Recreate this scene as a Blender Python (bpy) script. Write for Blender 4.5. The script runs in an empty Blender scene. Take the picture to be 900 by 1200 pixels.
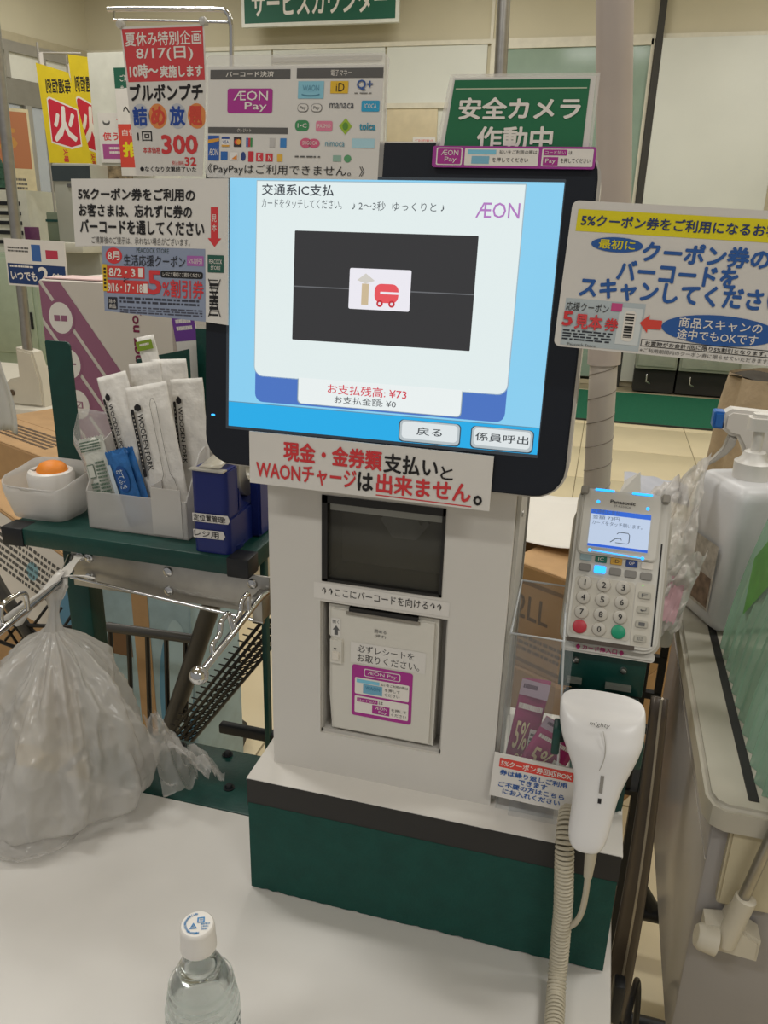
import bpy, bmesh, math, random
from mathutils import Matrix, Vector, noise as mnoise
R = math.radians
random.seed(7)
scene = bpy.context.scene
COL = scene.collection

# ---------------------------------------------------------------- camera
def cam_matrix(p, y, r, loc):
    f = Vector((-math.sin(y) * math.cos(p), math.cos(y) * math.cos(p), -math.sin(p)))
    rt = Vector((math.cos(y), math.sin(y), 0)); up = rt.cross(f)
    c, s = math.cos(r), math.sin(r)
    x = rt * c + up * s; u = up * c - rt * s; b = -f
    return Matrix(((x[0], u[0], b[0], loc[0]), (x[1], u[1], b[1], loc[1]), (x[2], u[2], b[2], loc[2]), (0, 0, 0, 1)))
cd = bpy.data.cameras.new('camera'); cam = bpy.data.objects.new('camera', cd); COL.objects.link(cam)
cd.sensor_fit = 'VERTICAL'; cd.sensor_height = 24; cd.lens = 24 * 930 / 1200; cd.clip_start = .02; cd.clip_end = 100
cam.matrix_world = cam_matrix(R(19.8), R(14.8), R(1.6), (0, 0, 1.55))
scene.camera = cam

# ---------------------------------------------------------------- world, lights, exposure
w = bpy.data.worlds.new('world'); scene.world = w; w.use_nodes = True
w.node_tree.nodes['Background'].inputs[0].default_value = (1.0, .98, .95, 1)
w.node_tree.nodes['Background'].inputs[1].default_value = .30
scene.view_settings.view_transform = 'Standard'; scene.view_settings.look = 'None'
scene.view_settings.gamma = 1; scene.view_settings.use_curve_mapping = False
scene.view_settings.exposure = -.04
def area(loc, sx, sy, power, col=(1, .985, .945)):
    d = bpy.data.lights.new('ceiling_lamp_light', 'AREA'); d.shape = 'RECTANGLE'; d.size = sx; d.size_y = sy
    d.energy = power; d.color = col
    o = bpy.data.objects.new('ceiling_lamp_light', d); o.location = loc; COL.objects.link(o); return o
LAMPS = [(-1.6, -1.4), (1.6, -1.4), (-1.6, 1.3), (1.6, 1.3), (-3.6, 4.2), (-.4, 4.2), (2.6, 4.2), (-4.6, 7.2), (-1.4, 7.2), (1.8, 7.2)]
for x, y in LAMPS:
    area((x, y, 4.02), 1.2, .28, 34)

# ---------------------------------------------------------------- helpers
def lin(h):
    h = h.lstrip('#'); v = [int(h[i:i + 2], 16) / 255 for i in (0, 2, 4)]
    return tuple(c / 12.92 if c <= .04045 else ((c + .055) / 1.055) ** 2.4 for c in v)
MATS = {}
def mat(name, col, rough=.5, metal=0, var=.06, vs=12, bump=0, bs=60, alpha=1, emit=0, trans=0, ior=1.45, sheen=0, spec=.5, tl=0):
    if name in MATS: return MATS[name]
    m = bpy.data.materials.new(name); m.use_nodes = True; nt = m.node_tree; b = nt.nodes['Principled BSDF']
    c = lin(col)
    b.inputs['Roughness'].default_value = rough; b.inputs['Metallic'].default_value = metal
    b.inputs['Alpha'].default_value = alpha; b.inputs['Transmission Weight'].default_value = trans; b.inputs['IOR'].default_value = ior
    b.inputs['Specular IOR Level'].default_value = spec
    if var:
        tc = nt.nodes.new('ShaderNodeTexCoord'); n = nt.nodes.new('ShaderNodeTexNoise'); n.inputs['Scale'].default_value = vs; n.inputs['Detail'].default_value = 4
        rp = nt.nodes.new('ShaderNodeValToRGB'); e = rp.color_ramp.elements
        e[0].position = .3; e[1].position = .7
        e[0].color = (*[x * (1 - var) for x in c], 1); e[1].color = (*[min(1, x * (1 + var)) for x in c], 1)
        nt.links.new(tc.outputs['Object'], n.inputs['Vector']); nt.links.new(n.outputs['Fac'], rp.inputs['Fac'])
        nt.links.new(rp.outputs['Color'], b.inputs['Base Color'])
    else:
        b.inputs['Base Color'].default_value = (*c, 1)
    if bump:
        n2 = nt.nodes.new('ShaderNodeTexNoise'); n2.inputs['Scale'].default_value = bs; n2.inputs['Detail'].default_value = 3
        tc2 = nt.nodes.new('ShaderNodeTexCoord'); nt.links.new(tc2.outputs['Object'], n2.inputs['Vector'])
        bp = nt.nodes.new('ShaderNodeBump'); bp.inputs['Strength'].default_value = bump; bp.inputs['Distance'].default_value = .01
        nt.links.new(n2.outputs['Fac'], bp.inputs['Height']); nt.links.new(bp.outputs['Normal'], b.inputs['Normal'])
    if emit:
        b.inputs['Emission Color'].default_value = (*c, 1); b.inputs['Emission Strength'].default_value = emit
        b.inputs['Base Color'].default_value = (*[x * .1 for x in c], 1)
        for l in list(nt.links):
            if l.to_socket == b.inputs['Base Color']: nt.links.remove(l)
    if tl:
        out = nt.nodes['Material Output']; t = nt.nodes.new('ShaderNodeBsdfTranslucent'); t.inputs[0].default_value = (*c, 1)
        mx = nt.nodes.new('ShaderNodeMixShader'); mx.inputs[0].default_value = tl
        tr = nt.nodes.new('ShaderNodeBsdfTransparent'); mx2 = nt.nodes.new('ShaderNodeMixShader'); mx2.inputs[0].default_value = 1 - alpha
        nt.links.new(t.outputs[0], mx2.inputs[1]); nt.links.new(tr.outputs[0], mx2.inputs[2])
        nt.links.new(b.outputs[0], mx.inputs[1]); nt.links.new(mx2.outputs[0], mx.inputs[2]); nt.links.new(mx.outputs[0], out.inputs[0])
    MATS[name] = m; return m
def ink(col): return mat('ink_' + col, col, .6, var=0)
def glow(col, s=1.0): return mat('glow_%s_%s' % (col, s), col, .3, emit=s, var=0)

WM = {}
def link(o, parent=None, M=None, local=False):
    COL.objects.link(o)
    M = M or Matrix.Identity(4)
    if parent:
        o.parent = parent
        if not local:
            o.matrix_parent_inverse = WM[parent].inverted(); o.matrix_basis = M; WM[o] = M
        else:
            o.matrix_basis = M; WM[o] = WM[parent] @ M
    else:
        o.matrix_basis = M; WM[o] = M
    return o
def tag(o, label=None, cat=None, group=None, kind=None):
    if label: o['label'] = label
    if cat: o['category'] = cat
    if group: o['group'] = group
    if kind: o['kind'] = kind
    return o
def thing(name, label, cat, M=(0, 0, 0), group=None):
    o = bpy.data.objects.new(name, None); o.empty_display_size = .02
    if not isinstance(M, Matrix): M = Matrix.Translation(M)
    link(o, None, M); return tag(o, label, cat, group)
def mk(name, v, f, m, parent=None, local=False, M=None, smooth=False):
    me = bpy.data.meshes.new(name); me.from_pydata([tuple(x) for x in v], [], f); me.update()
    if m: me.materials.append(m)
    if smooth:
        for p in me.polygons: p.use_smooth = True
    return link(bpy.data.objects.new(name, me), parent, M, local)
def frombm(name, bm, m, parent=None, local=False, M=None, smooth=False, autos=None):
    me = bpy.data.meshes.new(name); bm.to_mesh(me); bm.free()
    if m: me.materials.append(m)
    if smooth:
        me.polygons.foreach_set('use_smooth', [True] * len(me.polygons))
        if autos: me.set_sharp_from_angle(angle=R(autos))
    return link(bpy.data.objects.new(name, me), parent, M, local)
def boxbm(x0, x1, y0, y1, z0, z1, bev=0, seg=2):
    bm = bmesh.new(); bmesh.ops.create_cube(bm, size=1)
    for v in bm.verts: v.co = ((x0 + x1) / 2 + v.co.x * (x1 - x0), (y0 + y1) / 2 + v.co.y * (y1 - y0), (z0 + z1) / 2 + v.co.z * (z1 - z0))
    if bev: bmesh.ops.bevel(bm, geom=bm.edges[:] , offset=bev, segments=seg, affect='EDGES', profile=.5)
    return bm
def box(name, d, m, parent=None, bev=0, local=False, M=None, seg=2):
    return frombm(name, boxbm(*d, bev=bev, seg=seg), m, parent, local, M, smooth=bool(bev), autos=40)
def rring(x0, x1, y0, y1, r, n=6):
    pts = []
    rr = r if isinstance(r, (tuple, list)) else (r, r, r, r)   # BR, TR, TL, BL
    for (cx, cy, a0), q in zip(((x1, y0, -90), (x1, y1, 0), (x0, y1, 90), (x0, y0, 180)), rr):
        sx = -1 if cx == x1 else 1; sy = -1 if cy == y1 else 1
        if q <= 0: pts.append((cx, cy)); continue
        for k in range(n + 1):
            a = R(a0 + 90 * k / n); pts.append((cx + sx * q + q * math.cos(a), cy + sy * q + q * math.sin(a)))
    return pts
def prism(name, pts, z0, z1, m, parent=None, local=True, M=None, bev=0, seg=2, both=False):
    """outline in local XY pushed out along Z"""
    bm = bmesh.new(); a = [bm.verts.new((x, y, z0)) for x, y in pts]; b = [bm.verts.new((x, y, z1)) for x, y in pts]
    n = len(pts)
    for i in range(n): bm.faces.new((a[i], a[(i + 1) % n], b[(i + 1) % n], b[i]))
    bt = bm.faces.new(a[::-1]); tp = bm.faces.new(b)
    bmesh.ops.recalc_face_normals(bm, faces=bm.faces[:])
    if bev: bmesh.ops.bevel(bm, geom=list(tp.edges) + (list(bt.edges) if both else []), offset=bev, segments=seg, affect='EDGES')
    return frombm(name, bm, m, parent, local, M, smooth=True, autos=35)
def lathe(name, prof, m, parent=None, local=False, M=None, seg=28, autos=35):
    bm = bmesh.new(); rings = []
    for r, z in prof:
        if r < 1e-6: rings.append([bm.verts.new((0, 0, z))])
        else: rings.append([bm.verts.new((r * math.cos(2 * math.pi * k / seg), r * math.sin(2 * math.pi * k / seg), z)) for k in range(seg)])
    for a, b in zip(rings, rings[1:]):
        for k in range(seg):
            k2 = (k + 1) % seg
            if len(a) == 1 and len(b) == 1: continue
            if len(a) == 1: bm.faces.new((a[0], b[k2], b[k]))
            elif len(b) == 1: bm.faces.new((a[k], a[k2], b[0]))
            else: bm.faces.new((a[k], a[k2], b[k2], b[k]))
    bmesh.ops.recalc_face_normals(bm, faces=bm.faces[:])
    return frombm(name, bm, m, parent, local, M, smooth=True, autos=autos)
def tubebm(paths, seg=8):
    """paths: list of (points, radius or radii, closed)"""
    bm = bmesh.new()
    for pts, rad, closed in paths:
        P = [Vector(p) for p in pts]; n = len(P); rings = []
        up = None
        for i in range(n):
            if closed: t = P[(i + 1) % n] - P[i - 1]
            else: t = P[min(i + 1, n - 1)] - P[max(i - 1, 0)]
            t.normalize()
            if up is None: up = t.orthogonal().normalized()
            up = (up - t * up.dot(t)).normalized(); sd = t.cross(up)
            r = rad[i] if isinstance(rad, (list, tuple)) else rad
            rings.append([bm.verts.new(P[i] + (up * math.cos(2 * math.pi * k / seg) + sd * math.sin(2 * math.pi * k / seg)) * r) for k in range(seg)])
        for i in range(n if closed else n - 1):
            a, b = rings[i], rings[(i + 1) % n]
            for k in range(seg): bm.faces.new((a[k], a[(k + 1) % seg], b[(k + 1) % seg], b[k]))
        if not closed: bm.faces.new(rings[0][::-1]); bm.faces.new(rings[-1])
    bmesh.ops.recalc_face_normals(bm, faces=bm.faces[:])
    return bm
def tube(name, pts, rad, m, parent=None, local=False, M=None, seg=8, closed=False):
    return frombm(name, tubebm([(pts, rad, closed)], seg), m, parent, local, M, smooth=True, autos=50)
def smoothpath(pts, n=8):
    P = [Vector(p) for p in pts]; out = []
    for i in range(len(P) - 1):
        p0 = P[max(i - 1, 0)]; p1 = P[i]; p2 = P[i + 1]; p3 = P[min(i + 2, len(P) - 1)]
        for k in range(n):
            t = k / n
            out.append(.5 * ((2 * p1) + (p2 - p0) * t + (2 * p0 - 5 * p1 + 4 * p2 - p3) * t * t + (3 * p1 - p0 - 3 * p2 + p3) * t ** 3))
    out.append(P[-1]); return out
def grid(name, fn, nu, nv, m, parent=None, local=False, M=None, thick=0, closeu=False):
    v = [fn(i / nu, j / nv) for j in range(nv + 1) for i in range(nu + 1)]
    f = [(j * (nu + 1) + i, j * (nu + 1) + i + 1, (j + 1) * (nu + 1) + i + 1, (j + 1) * (nu + 1) + i) for j in range(nv) for i in range(nu)]
    o = mk(name, v, f, m, parent, local, M, smooth=True)
    if closeu:
        bm = bmesh.new(); bm.from_mesh(o.data); bmesh.ops.remove_doubles(bm, verts=bm.verts[:], dist=1e-5); bm.to_mesh(o.data); bm.free()
    if thick:
        md = o.modifiers.new('thickness', 'SOLIDIFY'); md.thickness = thick; md.offset = 0
    return o

# ---- flat print: lettering and patches in a thing's local XY plane
_TX = {}
def glyphs(s, bold):
    k = (s, bold)
    if k not in _TX:
        c = bpy.data.curves.new('t', 'FONT'); c.body = s; c.resolution_u = 2; c.align_x = 'CENTER'
        o = bpy.data.objects.new('t', c)
        me = bpy.data.meshes.new_from_object(o)
        v = [(p.co.x, p.co.y, 0) for p in me.vertices]; f = [tuple(p.vertices) for p in me.polygons]
        bpy.data.objects.remove(o); bpy.data.curves.remove(c); bpy.data.meshes.remove(me)
        if bold:                                   # heavier strokes: the outline repeated a hair to each side
            d = bold * 1.15; n = len(v); bv, bf = [], []
            for q, (dx, dy) in enumerate(((0, 0), (d, 0), (-d, 0), (0, d), (0, -d), (d * .7, d * .7), (-d * .7, d * .7), (d * .7, -d * .7), (-d * .7, -d * .7))):
                if q > 4 and bold < .018: break
                bv += [(x + dx, y + dy, q * 2.4e-5) for x, y, _ in v]; bf += [tuple(i + n * q for i in p) for p in f]
            v, f = bv, bf
        _TX[k] = (v, f)
    return _TX[k]
def txt(parent, s, x0, y0, x1, y1, z, m, bold=.0, rot=0, mirror=False, name='lettering', slant=0):
    v, f = glyphs(s, bold)
    if not v: return None
    if rot:
        c, sn = math.cos(R(rot)), math.sin(R(rot)); v = [(x * c - y * sn, x * sn + y * c, h) for x, y, h in v]
    if mirror: v = [(-x, y, h) for x, y, h in v]; f = [q[::-1] for q in f]
    ax, bx = min(p[0] for p in v), max(p[0] for p in v); ay, by = min(p[1] for p in v), max(p[1] for p in v)
    sx = (x1 - x0) / max(bx - ax, 1e-6); sy = (y1 - y0) / max(by - ay, 1e-6)
    w_ = [(x0 + (x - ax) * sx + slant * (y - ay) * sy, y0 + (y - ay) * sy, z + h) for x, y, h in v]
    return mk(name, w_, f, m, parent, True)
def patch(parent, pts, z, m, name='print_patch'):
    return mk(name, [(x, y, z) for x, y in pts], [tuple(range(len(pts)))], m, parent, True)
class Fr:
    """u to the right, v down, 0..1 over a W x H rectangle whose lower left corner is (ox, oy) in the parent's XY plane"""
    def __init__(s, ob, W, H, ox=None, oy=0, z=.0008): s.o, s.W, s.H, s.ox, s.oy, s.z = ob, W, H, (-W / 2 if ox is None else ox), oy, z
    def p(s, u, v): return (s.ox + u * s.W, s.oy + (1 - v) * s.H)
    def zz(s, l): return s.z + l * .00025
    def rect(s, u0, v0, u1, v1, m, l=0, r=0, name='print_patch'):
        a, b = s.p(u0, v1), s.p(u1, v0)
        return patch(s.o, rring(a[0], b[0], a[1], b[1], r, 4) if r else [(a[0], a[1]), (b[0], a[1]), (b[0], b[1]), (a[0], b[1])], s.zz(l), m, name)
    def ell(s, u0, v0, u1, v1, m, l=0, name='print_patch', n=28):
        a, b = s.p(u0, v1), s.p(u1, v0); cx, cy = (a[0] + b[0]) / 2, (a[1] + b[1]) / 2
        return patch(s.o, [(cx + (b[0] - a[0]) / 2 * math.cos(2 * math.pi * k / n), cy + (b[1] - a[1]) / 2 * math.sin(2 * math.pi * k / n)) for k in range(n)], s.zz(l), m, name)
    def poly(s, uv, m, l=0, name='print_patch'): return patch(s.o, [s.p(*q) for q in uv], s.zz(l), m, name)
    def line(s, u0, v0, u1, v1, wd, m, l=0, name='print_line'):
        a, b = Vector(s.p(u0, v0)), Vector(s.p(u1, v1)); d = (b - a).normalized() * wd / 2; n = Vector((-d.y, d.x))
        return patch(s.o, [a - n, b - n, b + n, a + n], s.zz(l), m, name)
    def t(s, st, u0, v0, u1, v1, m, l=1, bold=0, rot=0, mirror=False, slant=0):
        a, b = s.p(u0, v1), s.p(u1, v0); return txt(s.o, st, a[0], a[1], b[0], b[1], s.zz(l), m, bold, rot, mirror, slant=slant)
    def strokes(s, u0, v0, u1, v1, rows, m, l=1, seed=1, gap=.45):
        """fine print too small to read: rows of short dashes"""
        rnd = random.Random(seed); v_, f_ = [], []
        for r_ in range(rows):
            va = v0 + (v1 - v0) * r_ / rows; vb = va + (v1 - v0) / rows * (1 - gap); u = u0
            while u < u1 - .01:
                d = min(rnd.uniform(.012, .05) , u1 - u); a, b = s.p(u, vb), s.p(u + d, va); k = len(v_)
                v_ += [(a[0], a[1], s.zz(l)), (b[0], a[1], s.zz(l)), (b[0], b[1], s.zz(l)), (a[0], b[1], s.zz(l))]; f_.append((k, k + 1, k + 2, k + 3)); u += d + rnd.uniform(.004, .012)
        return mk('fine_print', v_, f_, m, s.o, True)
    def bars(s, u0, v0, u1, v1, m, l=1, vertical=True, seed=3, n=26):
        rnd = random.Random(seed); v_, f_ = [], []; q = 0
        while q < 1:
            d = rnd.choice((.5, 1, 1.6)) / n; e = min(q + d, 1)
            if vertical: a, b = s.p(u0 + (u1 - u0) * q, v1), s.p(u0 + (u1 - u0) * e, v0)
            else: a, b = s.p(u0, v0 + (v1 - v0) * e), s.p(u1, v0 + (v1 - v0) * q)
            k = len(v_); v_ += [(a[0], a[1], s.zz(l)), (b[0], a[1], s.zz(l)), (b[0], b[1], s.zz(l)), (a[0], b[1], s.zz(l))]; f_.append((k, k + 1, k + 2, k + 3)); q = e + rnd.choice((.5, .9, 1.4)) / n
        return mk('barcode', v_, f_, m, s.o, True)
def plane_M(x, y, z, tilt=0, yaw=0, roll=0):
    return Matrix.Translation((x, y, z)) @ Matrix.Rotation(R(yaw), 4, 'Z') @ Matrix.Rotation(R(90 - tilt), 4, 'X') @ Matrix.Rotation(R(roll), 4, 'Z')
def sign(name, label, cat, W, H, M, m, r=0, thick=.0012, group=None, outline=None, bow=0):
    o = thing(name, label, cat, M, group)
    pts = outline or (rring(-W / 2, W / 2, 0, H, r) if r else [(-W / 2, 0), (W / 2, 0), (W / 2, H), (-W / 2, H)])
    prism('sheet', pts, -thick, .0006, m, o)
    return o, Fr(o, W, H)
def copy_tree(o, M, label=None):
    c = o.copy(); COL.objects.link(c); c.matrix_basis = M; WM[c] = M
    if label: c['label'] = label
    for ch in o.children:
        d = ch.copy(); COL.objects.link(d); d.parent = c
        for g in ch.children:
            e = g.copy(); COL.objects.link(e); e.parent = d
    return c

# ---------------------------------------------------------------- shared materials
WHITE = mat('kiosk_white', '#d6d2cb', .45, var=.03, vs=6)
PAPER = mat('paper', '#dbd7d1', .7, var=.02, vs=20)
LAM = mat('laminated_paper', '#d9d5cf', .25, var=.02, vs=20)
FILM = mat('laminate_film', '#e8e4de', .12, var=0, alpha=.35)
GREEN = mat('green_paint', '#0c3d36', .4, var=.12, vs=30, bump=.05, bs=200)
GREEN2 = mat('green_felt_panel', '#0b443b', .75, var=.12, vs=40, bump=.15, bs=300)
BLACKP = mat('black_plastic', '#17191d', .45, var=.1, vs=30)
BEZEL = mat('bezel_navy_black', '#121721', .38, var=.08, vs=20)
CHROME = mat('chrome', '#cfcfcf', .12, 1, var=.04)
STEEL = mat('brushed_steel', '#a8a59f', .35, 1, var=.08, vs=40)
GREYP = mat('grey_plastic', '#b9b6af', .45, var=.03)
CARD = mat('cardboard', '#b8946a', .8, var=.07, vs=18, bump=.05, bs=120)
CARD2 = mat('cardboard_dark', '#9c7a50', .8, var=.07, vs=18)
IVORY = mat('ivory_plastic', '#cac3b2', .5, var=.04)
BK, RED, BLUE, WH, PUR = ink('#1c1a1c'), ink('#d23a3e'), ink('#1f4796'), ink('#e6e0d8'), ink('#a8308c')
GR = ink('#5c5c5c'); LBL = ink('#7fc4dd')
# ================================================================ the setting
FL = mat('floor_tile', '#d8c9a6', .35, var=.04, vs=3)
def struct(o): o['kind'] = 'structure'; return o
grout = mat('floor_joint', '#8d8268', .8, var=.05)
floor = struct(box('floor', (-9, 4, -2.2, 9.2, -.06, -.004), grout))
PX, PY = .82, .82
tile_me = None
for i in range(-10, 5):
    for j in range(-3, 11):
        x0 = -.067 + PX * i; y0 = 1.99 + PY * (j - 1)
        if x0 < -9 or x0 + PX > 4 or y0 < -2.2 or y0 + PY > 9.2: continue
        if tile_me is None:
            t_ = box('tile', (.003, PX - .003, .003, PY - .003, -.02, 0), FL, floor, bev=.002, M=None)
            tile_me = t_.data; t_.matrix_basis = Matrix.Translation((x0, y0, 0))
        else:
            o = bpy.data.objects.new('tile', tile_me); link(o, floor, Matrix.Translation((x0, y0, 0)))
WALL = mat('wall_cream', '#c8c0a6', .8, var=.03, vs=2)
PANELW = mat('wall_panel_pale', '#d6d7cd', .6, var=.03, vs=2)
ALU = mat('aluminium', '#b0aca4', .4, .6, var=.04)
GLASSG = mat('green_tinted_glass', '#93a797', .12, var=.03, alpha=.9)
W_ = 8.9
wb = struct(box('wall_back', (-6.2, 4, W_, W_ + .15, 0, 4.2), WALL))
ce = struct(box('ceiling', (-9, 4, -2.4, 9.2, 4.2, 4.3), mat('ceiling_white', '#d8d2c4', .9, var=.02)))
wr = struct(box('wall_right', (3.95, 4.1, -2.4, 9.0, 0, 4.2), WALL))
# wall cladding under the cream band: pale panels with aluminium joints
for x0, x1 in ((-6.1, -3.72), (-3.70, -2.47), (-2.45, -1.42)):
    box('wall_panel', (x0, x1, W_ - .02, W_ - .002, .06, 3.27), PANELW, wb)
box('wall_panel', (.23, 1.36, W_ - .07, W_ - .002, .06, 3.27), PANELW, wb, bev=.004)
box('wall_panel', (1.4, 3.9, W_ - .02, W_ - .002, .06, 3.27), PANELW, wb)
tr = struct(box('trim_1', (-6.1, 3.9, W_ - .035, W_, 3.27, 3.31), mat('trim_pale', '#d6d0bd', .5)))
struct(box('trim_2', (-1.40, -1.37, W_ - .02, W_, 3.31, 4.2), mat('trim_pale', '#d6d0bd', .5)))
struct(box('trim_3', (1.355, 1.39, W_ - .08, W_, 0, 3.27), mat('trim_beige', '#b3a98e', .5)))
struct(box('baseboard_back', (-6.1, 3.9, W_ - .03, W_, 0, .08), mat('trim_beige', '#b3a98e', .5)))
# shallow notice rail in the back wall
struct(box('trim_4', (-3.70, -2.5, W_ - .06, W_ - .02, 3.15, 3.19), mat('rail_grey', '#8d8a80', .5)))
struct(box('trim_5', (-2.45, -1.42, W_ - .05, W_ - .02, 2.70, 2.75), mat('trim_pale', '#d6d0bd', .5)))
box('hatch', (-2.43, -1.89, W_ - .04, W_ - .02, 2.28, 2.72), mat('hatch_tan', '#cdbf9f', .6), wb, bev=.004)
# sliding glass door in the wall
dr = struct(box('door_1', (-1.32, .15, W_ - .03, W_ - .004, .05, 3.24), GLASSG))
for d in ((-1.38, -1.32, W_ - .05, W_, 0, 3.27), (.13, .16, W_ - .05, W_, 0, 3.27), (-1.32, .15, W_ - .05, W_, 3.22, 3.27)):
    box('door_frame', d, mat('trim_pale', '#d6d0bd', .5), dr)
box('edge_gasket', (.165, .228, W_ - .075, W_ - .004, 0, 4.2), mat('dark_gasket', '#3a3833', .6), dr)
# left wall with the entrance, turned a little off square
LWM = Matrix.Translation((-5.94, 8.9, 0)) @ Matrix.Rotation(R(-11), 4, 'Z')   # local -Y runs towards the viewer
wl = struct(box('wall_left', (-.15, 0, -.2, 0, 0, 4.2), WALL, M=LWM))
struct(box('wall_left', (-.15, 0, -9, -.2, 3.22, 4.2), WALL, M=LWM))
tl_ = struct(box('trim_6', (-.02, .02, -9, 0, 3.22, 3.30), mat('trim_beige', '#b3a98e', .5), M=LWM))
fr = struct(box('door_2', (-.06, .02, -9, -.2, 2.64, 2.88), mat('door_header', '#8f8b80', .5, .3), M=LWM))
for y0 in (-.22, -.62, -.92, -1.22, -1.75, -2.9, -4.4, -5.9):
    box('door_post', (-.05, .05, y0 - .075, y0, 0, 2.64), ALU, fr, bev=.006, M=LWM, local=False)
box('door_transom', (-.04, .03, -9, -.2, 3.12, 3.22), ALU, fr, M=LWM)
for y0 in (-.65, -1.12, -2.9, -4.4):
    box('transom_post', (-.03, .03, y0 - .05, y0, 2.88, 3.12), ALU, fr, M=LWM)
CLEAR = mat('clear_pane', '#c9d2cc', .08, var=0, alpha=.25)
for y0, y1 in ((-.62, -.30), (-.92, -.70), (-1.22, -1.0), (-1.75, -1.30), (-2.9, -1.84), (-4.4, -2.99), (-5.9, -4.49)):
    box('pane', (-.01, .0, y0, y1, .05, 2.64), CLEAR, fr, M=LWM); 
for y0, y1 in ((-.65, -.2), (-1.12, -.70), (-2.9, -1.17), (-4.4, -2.96)):
    box('pane', (-.01, .0, y0, y1, 2.88, 3.12), mat('transom_pane', '#dcdacd', .3, var=.02), fr, M=LWM)
# pale storefront wall outside the entrance
struct(box('wall_outside', (-9.4, -9.2, 2, 9.4, 0, 4.2), mat('outside_wall', '#d9d3bd', .7, var=.04)))
# green runner mats
MATG = mat('green_mat', '#0f5f43', .95, var=.15, vs=60, bump=.3, bs=300)
g = thing('floor_mat', 'long green floor mat in front of the pale back wall', 'mat', (1, 7.7, 0))
box('pile', (-2.6, 3.4, 7.05, 8.45, .0, .012), MATG, g); 
box('rubber_edge', (-2.62, 3.42, 7.03, 7.05, .0, .014), mat('mat_edge', '#2a2f2a', .7), g)
g = thing('floor_mat', 'green floor mat by the entrance at the far left', 'mat', (-7, 8, 0))
box('pile', (-8.6, -4.6, 7.2, 8.5, .0, .012), MATG, g); box('rubber_edge', (-8.6, -4.6, 7.18, 7.2, .0, .014), mat('mat_edge', '#2a2f2a', .7), g)
# ceiling fixtures
for k, (x, y) in enumerate(LAMPS):
    t = thing('ceiling_lamp', 'white fluorescent ceiling lamp high above the sales floor', 'lamp', (x, y, 4.06), 'ceiling lamps')
    box('housing', (x - .66, x + .66, y - .18, y + .18, 4.07, 4.2), mat('lamp_housing', '#e4e0d8', .5), t, bev=.01)

# ================================================================ checkout table
ct = thing('checkout_table', 'white checkout table under the payment kiosk and the water bottle', 'table', (-.4, .6, 0))
box('table_top', (-1.05, .087, .05, .792, .76, .8), mat('table_white', '#d0cdc8', .45, var=.05, vs=5), ct, bev=.003)
box('rear_shelf', (-.62, .06, .7922, .915, .775, .8), GREEN, ct, bev=.002)
for x, y in ((-.95, .12), (.03, .12), (-.95, .7), (.03, .7)):
    box('leg', (x - .02, x + .02, y - .02, y + .02, .002, .76), BLACKP, ct)
for x, y in ((-.577, .835), (-.435, .835), (-.545, .9), (-.47, .902), (-.40, .905), (-.375, .86)):
    h = lathe('screw_head', [(0, .806), (.004, .8058), (.0058, .803), (.0058, .8), (0, .8)], BLACKP, ct, M=Matrix.Translation((x, y, 0)), seg=14)
    lathe('washer', [(0, .8014), (.008, .8014), (.008, .8), (0, .8)], BLACKP, h, M=Matrix.Translation((x, y, 0)), seg=16)

# ================================================================ payment kiosk
k = thing('payment_kiosk', 'white self checkout payment kiosk with touch screen, scanner window and printer', 'kiosk', (-.127, .76, .8))
# base box: white cover sheet over black edge, green front panel
BX0, BX1, BY0, ZT = -.333, .0797, .6795, .9576
box('base', (BX0 + .003, BX1 - .003, BY0 + .004, .90, .8005, ZT - .004), mat('base_side', '#c9c5be', .5), k)
box('base_cover', (BX0, BX1, BY0 + .0015, .915, ZT - .004, ZT), WHITE, k, bev=.0012)
box('edge_band', (BX0 + .001, BX1 - .001, BY0 + .001, BY0 + .0035, ZT - .037, ZT - .001), mat('band_black', '#2a2826', .6), k)
# felt front with an unevenly cut lower edge
rnd = random.Random(5); n = 60; top = []; bot = []
for i in range(n + 1):
    x = BX0 + .002 + (BX1 - BX0 - .004) * i / n
    top.append((x, ZT - .033)); bot.append((x, .8008 + abs(rnd.gauss(0, .0010)) + (.002 if i > 54 else 0)))
pts = bot + top[::-1]
prism('front_panel', pts, -.0012, .0006, GREEN2, k, local=False, M=Matrix.Translation((0, BY0 + .0012, 0)) @ Matrix.Rotation(R(90), 4, 'X'))
# column
CX0, CX1, CY = -.3135, -.0605, .7167
def ring_plate(name, x0, x1, z0, z1, holes, y, th, m, parent):
    """front plate with rectangular openings, built as strips"""
    xs = sorted({x0, x1, *[h[0] for h in holes], *[h[1] for h in holes]}); zs = sorted({z0, z1, *[h[2] for h in holes], *[h[3] for h in holes]})
    bm = bmesh.new(); vv = {}
    def V(x, z):
        if (x, z) not in vv: vv[(x, z)] = bm.verts.new((x, y, z))
        return vv[(x, z)]
    for xa, xb in zip(xs, xs[1:]):
        for za, zb in zip(zs, zs[1:]):
            cx, cz = (xa + xb) / 2, (za + zb) / 2
            if any(h[0] < cx < h[1] and h[2] < cz < h[3] for h in holes): continue
            bm.faces.new((V(xa, za), V(xb, za), V(xb, zb), V(xa, zb)))
    r = bmesh.ops.extrude_face_region(bm, geom=bm.faces[:])
    for g_ in r['geom']:
        if isinstance(g_, bmesh.types.BMVert): g_.co.y += th
    bmesh.ops.recalc_face_normals(bm, faces=bm.faces[:])
    return frombm(name, bm, m, parent)
WIN = (-.2545, -.1268, 1.1990, 1.2940); REC = (-.2565, -.1185, 1.0105, 1.1750)
COLM = mat('column_white', '#d2cec7', .5, var=.03, vs=5)
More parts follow.
